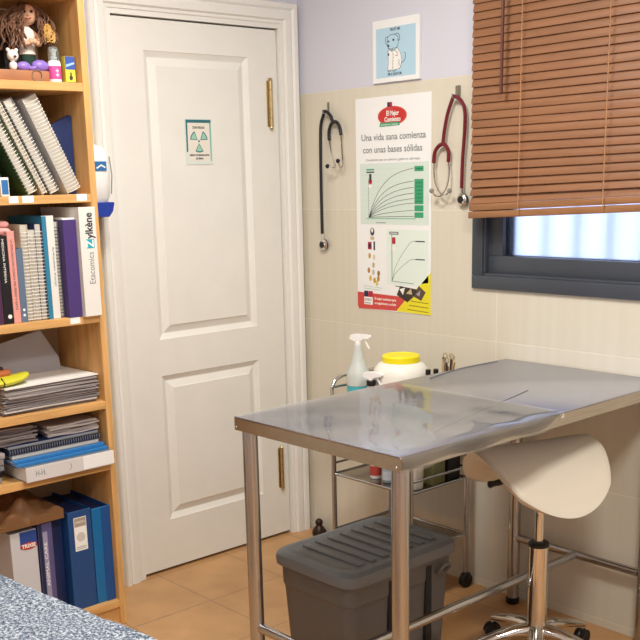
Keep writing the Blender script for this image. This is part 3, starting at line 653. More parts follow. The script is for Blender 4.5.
mb.ball((DXc - .006, DYc + .002, z + .206), .0305, hair, (.8, 1, 1.02), n=16)
mb.obj('hair', dl, label='long curly light brown hair')
mb = MB(); random.seed(9)
for k in range(7):
    yy = -1.21 + random.uniform(-.014, .014); zz = z + .150 + random.uniform(-.03, .03)
    pts = [(.235 + random.uniform(-.01, .01) * 0, yy + .010 * math.cos(q * .9 + k), zz + .010 * math.sin(q * .9 + k) + q * .0015) for q in range(12)]
    mb.tube(pts, .002, mat('curl_gold', 'C79A52', .4), n=5)
mb.obj('hair_curls', dl, label='golden curls beside the face')
random.seed(11)
for (yy, hh, th, c, lb) in ((-1.470, .17, .03, 'bk', 'black case standing at the back left of the doll'), (-1.435, .15, .025, 'nb', 'dark blue case standing behind the doll, left of the black ones'), (-1.315, .17, .03, 'bk', 'black case standing directly behind the doll hair'), (-1.282, .165, .028, 'gy', 'grey case standing behind the doll'), (-1.250, .18, .026, 'bk', 'black case standing right behind the doll body')):
    MB().rbox((.03, yy, z), (.15, yy + th, z + hh), cols[c], .002).obj('disc_case', label=lb, cat='case')
for k, (yy, hh) in enumerate(((-1.213, .205), (-1.192, .200))):
    MB().rbox((.10, yy, z), (.112, yy + .010, z + hh), mat('grey_strip', 'A9A49C', .4), .001).obj('ruler', label=('taller grey ruler standing upright at the back right of the doll', 'shorter grey ruler standing upright behind the pink bottle')[k], cat='ruler')
# purple glasses shaped ornament
mb = MB(); pm = mat('purple_satin', '8C6FC2', .4)
for (yc, r) in ((-1.312, .020), (-1.259, .025)): mb.ball((.262, yc, z + .0305 + r * .62), r, pm, (.7, 1.1, .72), n=20)
mb.tube([(.268, -1.300, z + .040), (.268, -1.287, z + .038), (.268, -1.276, z + .042)], .006, pm, n=8)
mb.obj('ornament', label='purple two lobed satin ornament lying on the wooden block before the doll', cat='ornament')
tb = thing('figurine', (.262, -1.345, z + .03), 'tiny white bear figurine left of the purple ornament', 'figurine')
mb = MB(); wc = mat('white_ceramic', 'EEE8DE', .35); mb.ball((.262, -1.345, z + .0435), .0135, wc, (.8, .9, 1.0), n=14); mb.obj('body', tb)
mb = MB(); mb.ball((.264, -1.345, z + .072), .0165, wc, (.85, 1.05, 1), n=16)
for s_ in (-1, 1): mb.ball((.262, -1.345 + s_ * .013, z + .087), .006, wc, n=10)
mb.obj('head', tb)
mb = MB(); mb.ball((.2785, -1.345, z + .068), .0045, 'wand', (.5, 1.1, .8), n=8)
for s_ in (-1, 1): mb.ball((.2765, -1.345 + s_ * .006, z + .077), .0016, 'black', n=6)
mb.obj('face', tb)
mb = MB(); mb.tube([(.2945, -1.287 + .0155 * math.cos(q), z + .0165 + .0155 * math.sin(q)) for q in [2 * PI * k / 24 for k in range(25)]], .0016, 'chrome', n=6); mb.obj('ring', label='thin metal ring standing against the wooden block', cat='ring')
# spray bottle with clear cap
bt = thing('small_bottle', (.262, -1.2115, z), 'small white bottle with pink label and clear cap on the top shelf', 'bottle')
bx = .262; by = -1.2115
mb = MB(); mb.lathe((bx, by, z), [(.019, 0), (.0205, .003), (.0205, .055), (.018, .062), (.010, .066)], 'paper', n=24, sx=.8); mb.obj('body', bt)
mb = MB(); mb.lathe((bx, by, z + .010), [(.0208, 0), (.0208, .038)], mat('label_pink', 'D04E96', .4), n=24, sx=.8)
for zz in (.022, .034): mb.prism([(-.005, -.0016), (.005, -.0016), (.005, .0016), (-.005, .0016)], .0168, .0172, 'paper', X=wallX(bx, by, z + zz)).prism([(-.0016, -.005), (.0016, -.005), (.0016, .005), (-.0016, .005)], .0168, .0172, 'paper', X=wallX(bx, by, z + zz))
mb.obj('label_band', bt, label='pink label band')
mb = MB(); mb.lathe((bx, by, z + .066), [(.008, 0), (.008, .008), (.006, .010), (.006, .022), (.009, .024), (.009, .030)], 'white', n=16); mb.obj('nozzle', bt)
mb = MB(); mb.lathe((bx, by, z + .062), [(.0165, 0), (.0172, .004), (.0165, .034), (.012, .041), (.003, .043)], mat('clear_cap', 'D8E2E2', .12, trans=.85, ior=1.2), n=24, sx=.8); mb.obj('cap', bt, label='clear plastic cap')
mb = MB(); mb.rbox((.250, -1.180, z), (.272, -1.147, z + .078), mat('carton_yellow', 'E9D94A', .5), .0008, 1)
mb.box((.2722, -1.1795, z + .040), (.2726, -1.1475, z + .0775), mat('carton_blue', '3A57A6', .5)); mb.prism([(.002, .046), (.031, .056), (.031, .062), (.002, .054)], .0006, .0010, mat('carton_lightblue', '9CC0E0', .5), X=wallX(.2722, -1.180, z))
mb.box((.2722, -1.1795, z + .0005), (.2726, -1.1475, z + .004), 'navy'); mb.ell(.017, .016, .006, .007, .0006, .0010, 'ink', 12, X=wallX(.2722, -1.180, z)); mb.prism([(.0145, .02), (.0195, .02), (.0195, .032), (.0145, .032)], .0006, .0010, 'ink', X=wallX(.2722, -1.180, z))
mb.obj('medicine_carton', label='small blue and yellow carton beside the pink labelled bottle', cat='carton')

# --- fourth level: stack of papers, yellow item
z = SH['d']; random.seed(5)
def paper_stack(label, x0, x1, y0, y1, z0, h, n, seed, mats, group=None, cat='papers', wob=.006):
    random.seed(seed); t = thing('paper_stack', ((x0 + x1) / 2, (y0 + y1) / 2, z0), label, cat)
    th = h / n
    for k in range(n):
        dx, dy, a = random.uniform(-wob, wob), random.uniform(-wob, wob), random.uniform(-.05, .05)
        X = Matrix.Translation(((x0 + x1) / 2 + dx, (y0 + y1) / 2 + dy, z0 + k * th)) @ Matrix.Rotation(a, 4, 'Z')
        hx, hy = (x1 - x0) / 2, (y1 - y0) / 2; mm = random.choice(mats)
        # slightly wavy leaf
        vs = []; N_ = 8; ph = random.uniform(0, 6); am = min(.0016, th * .25)
        for s_ in (0, 1):
            for i in range(N_ + 1):
                for j in (0, 1): vs.append((-hx + 2 * hx * j, -hy + 2 * hy * i / N_, s_ * th * .86 + am * math.sin(ph + i * .9) + am))
        o = 2 * (N_ + 1); fs = []
        for i in range(N_):
            fs += [(2 * i, 2 * i + 2, 2 * i + 3, 2 * i + 1), (o + 2 * i, o + 2 * i + 1, o + 2 * i + 3, o + 2 * i + 2), (2 * i, o + 2 * i, o + 2 * i + 2, 2 * i + 2), (2 * i + 1, 2 * i + 3, o + 2 * i + 3, o + 2 * i + 1)]
        fs += [(0, 1, o + 1, o), (2 * N_, o + 2 * N_, o + 2 * N_ + 1, 2 * N_ + 1)]
        MB().add(vs, fs, mm, X).obj('sheaf', t)
    return t
g1 = mat('paper_grey_a', 'A39A98', .8); g2 = mat('paper_grey_b', '8A8180', .8); g3 = mat('paper_warm', 'C9C0BA', .8)
ps = paper_stack('thick pile of grey and white papers lying on the shelf above the flat binders', .05, .272, -1.475, -1.150, z + .0005, .078, 24, 4, [g1, g2, g3, g2, g1], wob=.008)
X = Matrix.Translation((.165, -1.315, z + .0795)) @ Matrix.Rotation(.05, 4, 'Z')
for k, c in enumerate((M['paper'], g3)): MB().box((-.112, -.165 + .01 * k, .0045 - .0045 * k), (.110 - .012 * k, .168 - .01 * k, .0085 - .0045 * k), c, X).obj('sheaf', ps)
MB(wallX(.10, 0, 0) @ Matrix.Rotation(0, 4, 'X')).prism([(-1.50, z + .0885), (-1.185, z + .0885), (-1.19, z + .130), (-1.25, z + .228), (-1.39, z + .200), (-1.50, z + .175)], 0, .0016, mat('grey_sleeve', 'A5A1A4', .35)).obj('plastic_sleeve', label='grey plastic sleeve standing tilted behind the pile of papers', cat='sleeve')
yb = thing('pouch', (.22, -1.45, z + .09), 'lime yellow curved pouch with orange top lying on the paper pile', 'pouch')
mb = MB(); vs = []; fs = []; nU, nV = 14, 10
pts = spline([(.228, -1.53, z + .104), (.230, -1.47, z + .103), (.230, -1.41, z + .107), (.230, -1.368, z + .117)], 6)
vs = []; K = 14; m_ = len(pts)
for i, p in enumerate(pts):
    u = i / (m_ - 1); rr = .050 * (1 - u ** 2.2) ** .6 + .001; hh = .0145 * (1 - u ** 3) ** .5 + .001
    for k in range(K): q = 2 * PI * k / K; vs.append((p.x + rr * math.cos(q), p.y, p.z + hh * math.sin(q)))
fs = [(i * K + k, i * K + (k + 1) % K, (i + 1) * K + (k + 1) % K, (i + 1) * K + k) for i in range(m_ - 1) for k in range(K)] + [tuple(range(K))[::-1], tuple((m_ - 1) * K + k for k in range(K))]
MB().add(vs, fs, mat('lime_fabric', 'CFCB30', .6, bump=.1, bscale=120)).obj('body', yb, ang=60)
MB().tube(spline([(.225, -1.53, z + .126), (.228, -1.48, z + .125), (.225, -1.425, z + .127)], 6), [.012] * 12 + [.004], mat('orange_fabric', 'B8683A', .7), n=10).obj('orange_top', yb)
MB().tube(spline([(.215, -1.53, z + .143), (.220, -1.49, z + .143), (.220, -1.445, z + .138)], 6), [.009] * 12 + [.003], mat('brown_strap', '3A1F18', .6), n=8).obj('strap', yb)
MB().tube([(.258, -1.472, z + .118), (.2805, -1.472, z + .104), (.272, -1.472, z + .093)], .0022, 'black', n=6).obj('clasp', yb)

# --- fifth level: flat binders and notebooks
z = SH['e']
def flat(name, label, cat, y0, y1, x0, x1, z0, th, cover, pages='paper', spiral=None, rot=0, deco=None, spine=None):
    X = Matrix.Translation(((x0 + x1) / 2, (y0 + y1) / 2, z0)) @ Matrix.Rotation(rot, 4, 'Z'); hx, hy = (x1 - x0) / 2, (y1 - y0) / 2
    t = thing(name, ((x0 + x1) / 2, (y0 + y1) / 2, z0), label, cat)
    MB().box((-hx, -hy, 0), (hx - .001, hy, .0018), cover, X).box((-hx, -hy, th - .0018), (hx - .001, hy, th), cover, X).obj('cover', t)
    MB().box((-hx + .003, -hy + .003, .0018), (hx - .006, hy - .003, th - .0018), pages, X).obj('pages', t)
    if spiral:
        mb = MB(); k = 0; yy = -hy + .006
        while yy < hy - .004:
            r = th / 2; mb.tube([(hx - .005 + r * .6 * math.cos(q), yy, th / 2 + r * math.sin(q)) for q in [(-95 + 190 * j / 8) * PI / 180 for j in range(9)]], .0012, spiral, n=5, X=X); yy += .0085
        mb.obj('spiral_binding', t)
    else:
        mb = MB(); mb.rbox((hx - .002, -hy, 0), (hx + .001, hy, th), spine or cover, .001, 1, X)
        if deco: deco(mb, X, hx + .001)
        mb.obj('spine', t)
    return t
def deco_white(mb, X, x):
    T = X @ Matrix.Translation((0, 0, .0)) @ side(Matrix.Identity(4), x)
    mb.text('H-H.', .028, -.105, .024, .0003, 'inkgrey', width=.034, X=T); mb.line([(.0, .034), (.002, .018), (-.006, .012)], .0016, 0, .0004, 'inkgrey', X=T); mb.prism([(.045, .003), (.158, .003), (.158, .046), (.045, .046)], 0, .0003, 'white', X=T)
flat('binder', 'white binder lying flat, lowest of the horizontal stack, spine to the front', 'binder', -1.452, -1.142, .05, .325, z + .0005, .047, cols['gy'], spine=mat('binder_white', 'D5D1CF', .5), deco=deco_white)
flat('folder', 'blue plastic folder lying on the flat white binder', 'folder', -1.470, -1.146, .07, .305, z + .048, .010, cols['lb'], spine=cols['lb'])
flat('folder', 'second blue plastic folder lying under the grey coil notebook', 'folder', -1.478, -1.152, .06, .292, z + .0585, .010, cols['lb'], spine=cols['lb'], rot=.02)
flat('coil_notebook', 'grey coil notebook lying between blue folders and the black coil notebook', 'notebook', -1.472, -1.160, .08, .280, z + .069, .014, cols['gy'], spiral=cols['wh'])
flat('coil_notebook', 'black coil bound notebook lying in the flat stack', 'notebook', -1.482, -1.156, .07, .280, z + .0835, .018, cols['bk'], pages=cols['nb'], spiral=cols['gy'])
flat('coil_notebook', 'thin dark slate notebook on top of the flat stack', 'notebook', -1.480, -1.162, .07, .275, z + .102, .008, cols['nb'], spine=cols['gy'])
paper_stack('low sheaf of papers on top of the flat notebooks, right half of the stack', .06, .265, -1.335, -1.155, z + .1105, .035, 6, 8, [g3, M['paper'], g3, g1])
paper_stack('loose dark papers piled left of the flat notebooks under the shelf', .08, .25, -1.535, -1.375, z + .1105, .050, 9, 2, [g2, g1, g2], wob=.01)
for k in range(5):
    X = Matrix.Translation((.19, -1.56 + .004 * k, z + .001 + .019 * k)) @ Matrix.Rotation(.03 * (k % 3 - 1), 4, 'Z')
    MB().rbox((-.10, -.09, 0), (.08, .055, .0175), (g2, cols['bk'], cols['gy'], g2, g1)[k], .002, X=X).obj('file', label='file lying in the pile at the left edge of the flat binder shelf', cat='file', group='files piled at the left of the flat binders')

# --- bottom level: lever arch binders, boxes, brown bag
z = SH['f']
def lever(label, y, th, h, cover, side_c, xf=.275, lab=False):
    t = thing('lever_arch_binder', (.14, y + th / 2, z), label, 'binder')
    MB().rbox((.02, y, z), (xf, y + .0035, z + h), side_c, .001, 1).rbox((.02, y + th - .0035, z), (xf, y + th, z + h), side_c, .001, 1).obj('cover', t)
    MB().rbox((xf - .003, y, z), (xf + .001, y + th, z + h), cover, .0015, 1).obj('spine', t)
    MB().box((.03, y + .0036, z + .004), (xf - .02, y + th - .0036, z + h - .010), cols['nb']).obj('pages', t)
    if lab:
        T = wallX(xf + .0011, y, z); mb = MB(T); mb.prism([(.020, .205), (.066, .205), (.066, .320), (.020, .320)], 0, .0006, 'paper'); mb.prism([(.022, .288), (.064, .288), (.064, .318), (.022, .318)], .0006, .0008, mat('label_beige', 'A89A88', .6))
        mb.text('FORMATO A', .011, .043, .303, .0008, 'paper', width=.034); mb.line([(.025, .218), (.061, .218)], .002, .0006, .0008, 'inkgrey'); mb.line([(.025, .212), (.061, .212)], .002, .0006, .0008, 'inkgrey'); mb.ell(.043, .252, .016, .016, .0006, .0008, mat('label_ghost', 'CFC8BE', .6), 20)
        mb.obj('spine_label', t, label='beige paper spine label')
    return t
lever('blue lever arch binder with a paper spine label on the bottom shelf', -1.298, .086, .343, cols['bb'], cols['bb3'], lab=True)
bb = lever('bright blue binder without label, rightmost on the bottom shelf', -1.2095, .0685, .336, cols['bb2'], cols['bb3'])
MB().rbox((.276, -1.175, z), (.2785, -1.1415, z + .335), cols['bb3'], .001, 1).obj('spine_fold', bb)
MB().rbox((.04, -1.352, z), (.235, -1.300, z + .36), cols['nb'], .003).obj('box_file', label='dark navy box file standing set back left of the labelled blue binder', cat='box file')
c1 = thing('carton', (.2, -1.45, z), 'white and blue carton with red oval logo on the bottom shelf', 'carton')
MB().rbox((.10, -1.500, z), (.272, -1.410, z + .318), mat('carton_white', 'C9C9CB', .5), .001, 1).obj('box', c1)
mb = MB(wallX(.2721, -1.500, z)); mb.prism([(.032, .262), (.0895, .262), (.0895, .317), (.032, .317)], 0, .0008, mat('carton_blue2', '27468E', .5)); mb.ell(.060, .268, .030, .012, .0008, .0012, mat('logo_red', 'B23A2C', .5), X=Matrix.Rotation(0, 4, 'Z'))
mb.text('TRIXIE', .017, .060, .268, .0012, 'paper', width=.048, bold=.0006); mb.obj('printed_front', c1)
c2 = thing('carton', (.2, -1.38, z), 'narrow purple and grey carton between the red logo carton and navy file', 'carton')
MB().rbox((.10, -1.404, z), (.274, -1.356, z + .330), mat('carton_purple', '5A5482', .5), .001, 1).obj('box', c2)
mb = MB(wallX(.2741, -1.404, z)); mb.prism([(.001, .0), (.012, .0), (.012, .329), (.001, .329)], 0, .0006, 'navy'); mb.prism([(.014, .05), (.030, .05), (.030, .30), (.014, .30)], 0, .0006, mat('print_lavender', '9A96B0', .5))
mb.text('ANIMAL CARE', .014, .022, .19, .0006, 'paper', width=.15, X=Matrix.Translation((.022, .19, 0)) @ Matrix.Rotation(PI / 2, 4, 'Z') @ Matrix.Translation((-.022, -.19, 0))); mb.obj('printed_front', c2)
# crumpled brown bag on top
bb_ = bmesh.new(); bmesh.ops.create_grid(bb_, x_segments=30, y_segments=40, size=.5)
mb = MB()
vs = []; NX, NY = 26, 36
def bagz(u, v):   # u across depth, v along y
    p = Vector((u * 4, v * 5, 0)); return .05 * noise.noise(p) + .022 * math.sin(v * 9 + u * 5) + .045 * (1 - (2 * u - 1) ** 2) 
for s_ in (0, 1):
    for i in range(NX + 1):
        for j in range(NY + 1):
            u, v = i / NX, j / NY; x = .06 + .225 * u; y = -1.56 + .245 * v
            zb = z + .335 + .012 * u * 0; zt = zb + .012 + max(0, bagz(u, v)) * (1 - (2 * v - 1) ** 4) * .9 + .020 * v
            vs.append((x, y, zt if s_ else zb))
o = (NX + 1) * (NY + 1); fs = []
for i in range(NX):
    for j in range(NY):
        a = i * (NY + 1) + j; fs += [(o + a, o + a + NY + 1, o + a + NY + 2, o + a + 1), (a, a + 1, a + NY + 2, a + NY + 1)]
for i in range(NX):
    a = i * (NY + 1); fs.append((a, a + NY + 1, o + a + NY + 1, o + a)); a += NY; fs.append((a, o + a, o + a + NY + 1, a + NY + 1))
for j in range(NY):
    a = j; fs.append((a, o + a, o + a + 1, a + 1)); a = NX * (NY + 1) + j; fs.append((a, a + 1, o + a + 1, o + a))
bb_.free()
mb.add(vs, fs, mat('brown_leather', '7A5636', .5, bump=.3, bscale=25)); mb.obj('bag', label='crumpled brown leather bag lying over the cartons on the bottom shelf', cat='bag', ang=60)

# ================================================================== EXAMINATION TABLE
TX0, TX1, TY0, TY1, TZ = 1.036, 1.648, -1.180, -.006, .856
tb = thing('examination_table', ((TX0 + TX1) / 2, (TY0 + TY1) / 2, 0), 'stainless steel examination table standing end-on against the tiled wall', 'table')
topm = mat('table_steel_blue_sheen', 'B8BBCB', .24, .88, bump=.012, bscale=6, var=.04)  # bluish window sheen is tinted into the steel colour
MB().rbox((TX0, TY0, TZ - .004), (TX1, TY1, TZ), topm, .0015).obj('tabletop', tb)
mb = MB(); h = .038
mb.rbox((TX0, TY0, TZ - h), (TX1, TY0 + .003, TZ - .0042), 'steel', .001, 1).rbox((TX0, TY1 - .003, TZ - h), (TX1, TY1, TZ - .0042), 'steel', .001, 1)
mb.rbox((TX0, TY0 + .003, TZ - h), (TX0 + .003, TY1 - .003, TZ - .0042), 'steel', .001, 1).rbox((TX1 - .003, TY0 + .003, TZ - h), (TX1, TY1 - .003, TZ - .0042), 'steel', .001, 1)
mb.rbox((TX0 + .003, TY0 + .003, TZ - h), (TX0 + .05, TY1 - .003, TZ - h + .003), 'steel', .001, 1).rbox((TX1 - .05, TY0 + .003, TZ - h), (TX1 - .003, TY1 - .003, TZ - h + .003), 'steel', .001, 1)
mb.obj('apron', tb, ang=30)
LX0, LX1, LY0, LY1, LR = 1.064, 1.618, -1.150, -.046, .0208
for x in (LX0, LX1):
    for y in (LY0, LY1):
        if x == LX0 and y == LY1: x += .056
        o = MB().cyl((x, y, .012), (x, y, TZ - h), LR, 'tube', n=28).obj('leg', tb)
        MB().lathe((x, y, 0), [(.021, 0), (.0235, .004), (.0235, .020), (.022, .024)], 'dark', n=24).obj('foot', o)
for x, y in ((TX0 + .008, TY0), (TX1 - .014, TY0)):
    MB().ball((x + (.0 if x < 1.2 else 0), TY0 - .0005, TZ - h + .009), .0042, 'chrome', (1, .5, 1), n=10).obj('bolt', tb)
CX = 1.368; SZ = .245; r = .0135
for y in (LY0, LY1): MB().cyl((LX0 + LR * .9 + (.056 if y == LY1 else 0), y, SZ), (LX1 - LR * .9, y, SZ), r, 'tube', n=18).obj('stretcher', tb)
MB().cyl((CX, LY0 + r * .9, SZ), (CX, LY1 - r * .9, SZ), r, 'tube', n=18).obj('stretcher', tb)

# clear plastic sheet over the near half
film = bpy.data.materials.new('clear_film'); film.use_nodes = True; nt = film.node_tree; nt.nodes.remove(nt.nodes['Principled BSDF'])
tr = nt.nodes.new('ShaderNodeBsdfTransparent'); tr.inputs[0].default_value = (.97, .98, .98, 1); gl = nt.nodes.new('ShaderNodeBsdfGlossy'); gl.inputs['Roughness'].default_value = .06; gl.inputs[0].default_value = (.95, .96, .96, 1)
fr = nt.nodes.new('ShaderNodeFresnel'); fr.inputs[0].default_value = 1.5; mxs = nt.nodes.new('ShaderNodeMixShader'); L_ = nt.links
no = nt.nodes.new('ShaderNodeTexNoise'); no.inputs['Scale'].default_value = 7; tcx = nt.nodes.new('ShaderNodeTexCoord'); L_.new(tcx.outputs['Object'], no.inputs['Vector'])
bu = nt.nodes.new('ShaderNodeBump'); bu.inputs['Strength'].default_value = .12; bu.inputs['Distance'].default_value = .01; L_.new(no.outputs[0], bu.inputs['Height']); L_.new(bu.outputs[0], gl.inputs['Normal'])
L_.new(fr.outputs[0], mxs.inputs[0]); L_.new(tr.outputs[0], mxs.inputs[1]); L_.new(gl.outputs[0], mxs.inputs[2]); df = nt.nodes.new('ShaderNodeBsdfDiffuse'); df.inputs[0].default_value = (.42, .39, .36, 1); mx2 = nt.nodes.new('ShaderNodeMixShader')
mr_ = nt.nodes.new('ShaderNodeMapRange'); L_.new(no.outputs[0], mr_.inputs[0]); mr_.inputs[1].default_value = .35; mr_.inputs[2].default_value = .7; mr_.inputs[3].default_value = .12; mr_.inputs[4].default_value = .30
L_.new(mr_.outputs[0], mx2.inputs[0]); L_.new(mxs.outputs[0], mx2.inputs[1]); L_.new(df.outputs[0], mx2.inputs[2]); L_.new(mx2.outputs[0], nt.nodes['Material Output'].inputs['Surface'])
FY0, FY1 = TY0 - .004, -.56
mb = MB(); vs = []; NY = 40
# cross-section runs over the top and hangs over the long right edge
def sect(v):
    y = FY0 + (FY1 - FY0) * v; rnd = 1 - max(0, (v - .86) / .14) ** 2
    hang = .030 * max(.02, rnd) + .004 * math.sin(v * 17); o = .0015 + .006 * (1 + math.sin(v * 11)) * .5
    w_ = .0012 * (1 + math.sin(v * 23))
    return [(TX0 + .002, y, TZ + .0012), (TX0 + .2, y, TZ + .0014), (TX0 + .4, y, TZ + .0014 + w_ * .3), (TX1 - .04, y, TZ + .0016 + w_), (TX1 - .006, y, TZ + .0022 + w_), (TX1 + .005, y, TZ - .002), (TX1 + .006 + o, y, TZ - .014), (TX1 + .004 + o, y, TZ - .006 - hang)]
rows = [sect(j / NY) for j in range(NY + 1)]; K = len(rows[0])
for rr in rows: vs += rr
fs = [(j * K + i, j * K + i + 1, (j + 1) * K + i + 1, (j + 1) * K + i) for j in range(NY) for i in range(K - 1)]
mb.add(vs, fs, film); o = mb.obj('plastic_sheet', label='clear plastic sheet over the near half of the steel examination table', cat='plastic sheet', ang=60)

for k, ln_ in enumerate(([(1.545, -.950), (1.49, -.725), (1.44, -.50), (1.413, -.39)], [(1.075, -.437), (1.04, -.25), (1.045, -.06)])):
    MB().tube(spline([(x, y, TZ + .0006) for x, y in ln_], 6), .0011, mat('tape_grey', '6E7078', .4), n=6).obj('seam', tb)
# ================================================================== STOOL
SXc, SYc = 1.470, -.395
st = thing('saddle_stool', (SXc, SYc, 0), 'cream saddle stool on a chrome five star base tucked beside the steel table', 'stool')
def saddle():
    th = math.radians(-110); ca, sa = math.cos(th), math.sin(th)
    NU, NV = 30, 26; top = []; bot = []
    for i in range(NU + 1):
        for j in range(NV + 1):
            # map square to disc
            a = -1 + 2 * i / NU; b = -1 + 2 * j / NV
            u = a * math.sqrt(1 - b * b * .44); v = b * math.sqrt(1 - a * a * .44)
            rr = max(abs(a), abs(b))
            ln = .202 * u; wd = .204 * v
            zz = .690 + .012 * u * u - .148 * abs(v) ** 1.7
            edge = .050 * math.sqrt(max(0, 1 - rr ** 4))
            x = SXc - .012 + ln * ca - wd * sa; y = SYc - .012 + ln * sa + wd * ca
            top.append((x, y, zz + edge * .45)); bot.append((x, y, zz - edge * .75))
    n = len(top); fs = []
    for i in range(NU):
        for j in range(NV):
            a = i * (NV + 1) + j; fs += [(a, a + NV + 1, a + NV + 2, a + 1), (n + a, n + a + 1, n + a + NV + 2, n + a + NV + 1)]
    for i in range(NU):
        a = i * (NV + 1); fs.append((a, n + a, n + a + NV + 1, a + NV + 1)); a += NV; fs.append((a, a + NV + 1, n + a + NV + 1, n + a))
    for j in range(NV):
        a = j; fs.append((a, a + 1, n + a + 1, n + a)); a = NU * (NV + 1) + j; fs.append((a, n + a, n + a + 1, a + 1))
    return top + bot, fs
vs, fs = saddle(); MB().add(vs, fs, 'seat').obj('seat', st, ang=80)
MB().rbox((SXc - .05, SYc - .05, .612), (SXc + .05, SYc + .05, .628), 'black', .003).obj('seat_plate', st)
lv = MB(); d = Vector((-.66, -.75, 0)); p = Vector((SXc, SYc, .605)); lv.tube(spline([p + d * .01 + Vector((0, 0, .01)), p + d * .07, p + d * .12 + Vector((0, 0, -.012)), p + d * .155 + Vector((0, 0, -.020))], 5), [.005] * 9 + [.008, .010, .009, .0085, .010, .011, .006], 'black', n=10); lv.obj('lever', st, label='black height lever')
MB().cyl((SXc, SYc, .385), (SXc, SYc, .615), .0135, 'chrome', n=20).obj('piston', st)
o = MB().lathe((SXc, SYc, .07), [(.033, 0), (.031, .02), (.0295, .05), (.0295, .325)], 'chrome', n=32).obj('column', st)
MB().lathe((SXc, SYc, .393), [(.0296, 0), (.0310, .002), (.0310, .010), (.027, .014), (.015, .016)], 'black', n=28).obj('collar', st)
for k in range(5):
    a = math.radians(17 + 72 * k); c, s_ = math.cos(a), math.sin(a)
    mb = MB(); P = [(.02, .125), (.07, .122), (.13, .108), (.19, .088), (.225, .076), (.245, .066)]
    W_ = [.024, .023, .022, .020, .018, .014]; H_ = [.024, .020, .016, .013, .011, .009]; vs = []; K = 12
    for (r_, zz), w_, h_ in zip(P, W_, H_):
        for q in range(K):
            t_ = 2 * PI * q / K; vs.append((SXc + r_ * c - w_ * math.cos(t_) * s_, SYc + r_ * s_ + w_ * math.cos(t_) * c, zz + h_ * math.sin(t_)))
    fs = [(i * K + q, i * K + (q + 1) % K, (i + 1) * K + (q + 1) % K, (i + 1) * K + q) for i in range(len(P) - 1) for q in range(K)] + [tuple(range(K))[::-1], tuple((len(P) - 1) * K + q for q in range(K))]
    mb.add(vs, fs, 'chrome'); o = mb.obj('base_arm', st, ang=60)
    # caster: twin wheel and fork
    cx, cy = SXc + .240 * c, SYc + .240 * s_; b2 = a + .7 + k; wx, wy = math.cos(b2), math.sin(b2)
    o2 = MB().cyl((cx, cy, .050), (cx, cy, .072), .006, 'chrome', n=10).obj('caster', o)
    mb = o2
    w1 = MB()
    for s2 in (-1, 1): w1.cyl((cx + s2 * .004 * wx, cy + s2 * .004 * wy, .025), (cx + s2 * .017 * wx, cy + s2 * .017 * wy, .025), .0248, 'dark', n=22)
    w1.tube([(cx - .026 * wy * math.cos(q), cy + .026 * wx * math.cos(q), .025 + .0262 * math.sin(q)) for q in [PI * j / 10 for j in range(11)]], .0035, 'black', n=6)
    w1.obj('caster_wheel', o)

# ================================================================== TROLLEY
GX0, GX1, GY0, GY1 = .530, .910, -.345, -.050
tr_ = thing('trolley', ((GX0 + GX1) / 2, (GY0 + GY1) / 2, 0), 'small chrome instrument trolley standing between wall and steel table', 'trolley')
GT = .700
for x in (GX0, GX1):
    for y in (GY0, GY1):
        o = MB().cyl((x, y, .058), (x, y, GT + .02 if x == GX1 else GT), .0095, 'tube', n=16).obj('leg', tr_)
        mb = MB(); mb.cyl((x - .011, y, .026), (x + .011, y, .026), .0255, 'dark', n=22); mb.cyl((x, y, .048), (x, y, .062), .008, 'black', n=12); mb.rbox((x - .014, y - .015, .03), (x + .014, y + .015, .055), 'black', .006); mb.obj('caster', o, label='black rubber caster')
trm = mat('tray_steel', '9A9288', .22, 1)
for z_, rails in ((GT, 1), (.418, 1), (.205, 0)):
    sh = MB().rbox((GX0 + .004, GY0 + .004, z_ - .003), (GX1 - .004, GY1 - .004, z_), trm, .001, 1).obj('tray', tr_)
    mb = MB(); c4 = [(GX0, GY0, z_), (GX1, GY0, z_), (GX1, GY1, z_), (GX0, GY1, z_), (GX0, GY0, z_)]
    for a, b in zip(c4, c4[1:]): mb.cyl(a, b, .0048, 'tube', n=10)
    mb.obj('tray_rim', sh)
    if rails:
        mb = MB(); zz = z_ + .040
        for a, b in (((GX1, GY0, zz), (GX1, GY1, zz)), ((GX1, GY1, zz), (GX0, GY1, zz)), ((GX0, GY1, zz), (GX0, GY0, zz))): mb.cyl(a, b, .0045, 'tube', n=10)
        if z_ > .6:
            for x in (GX0, GX1):
                for y in (GY0, GY1): mb.cyl((x, y, GT), (x, y, zz), .0045, 'tube', n=8)
        mb.obj('guard_rail', sh)
MB().tube(spline([(GX0, GY0, GT), (GX0 - .004, GY0 + .005, GT + .045), (GX0 - .002, GY0 + .05, GT + .075), (GX0 - .002, GY1 - .10, GT + .078), (GX0 - .002, GY1 - .03, GT + .070), (GX0, GY1, GT)], 8), .0070, 'chrome', n=12).obj('handle', tr_, label='curved chrome push handle')

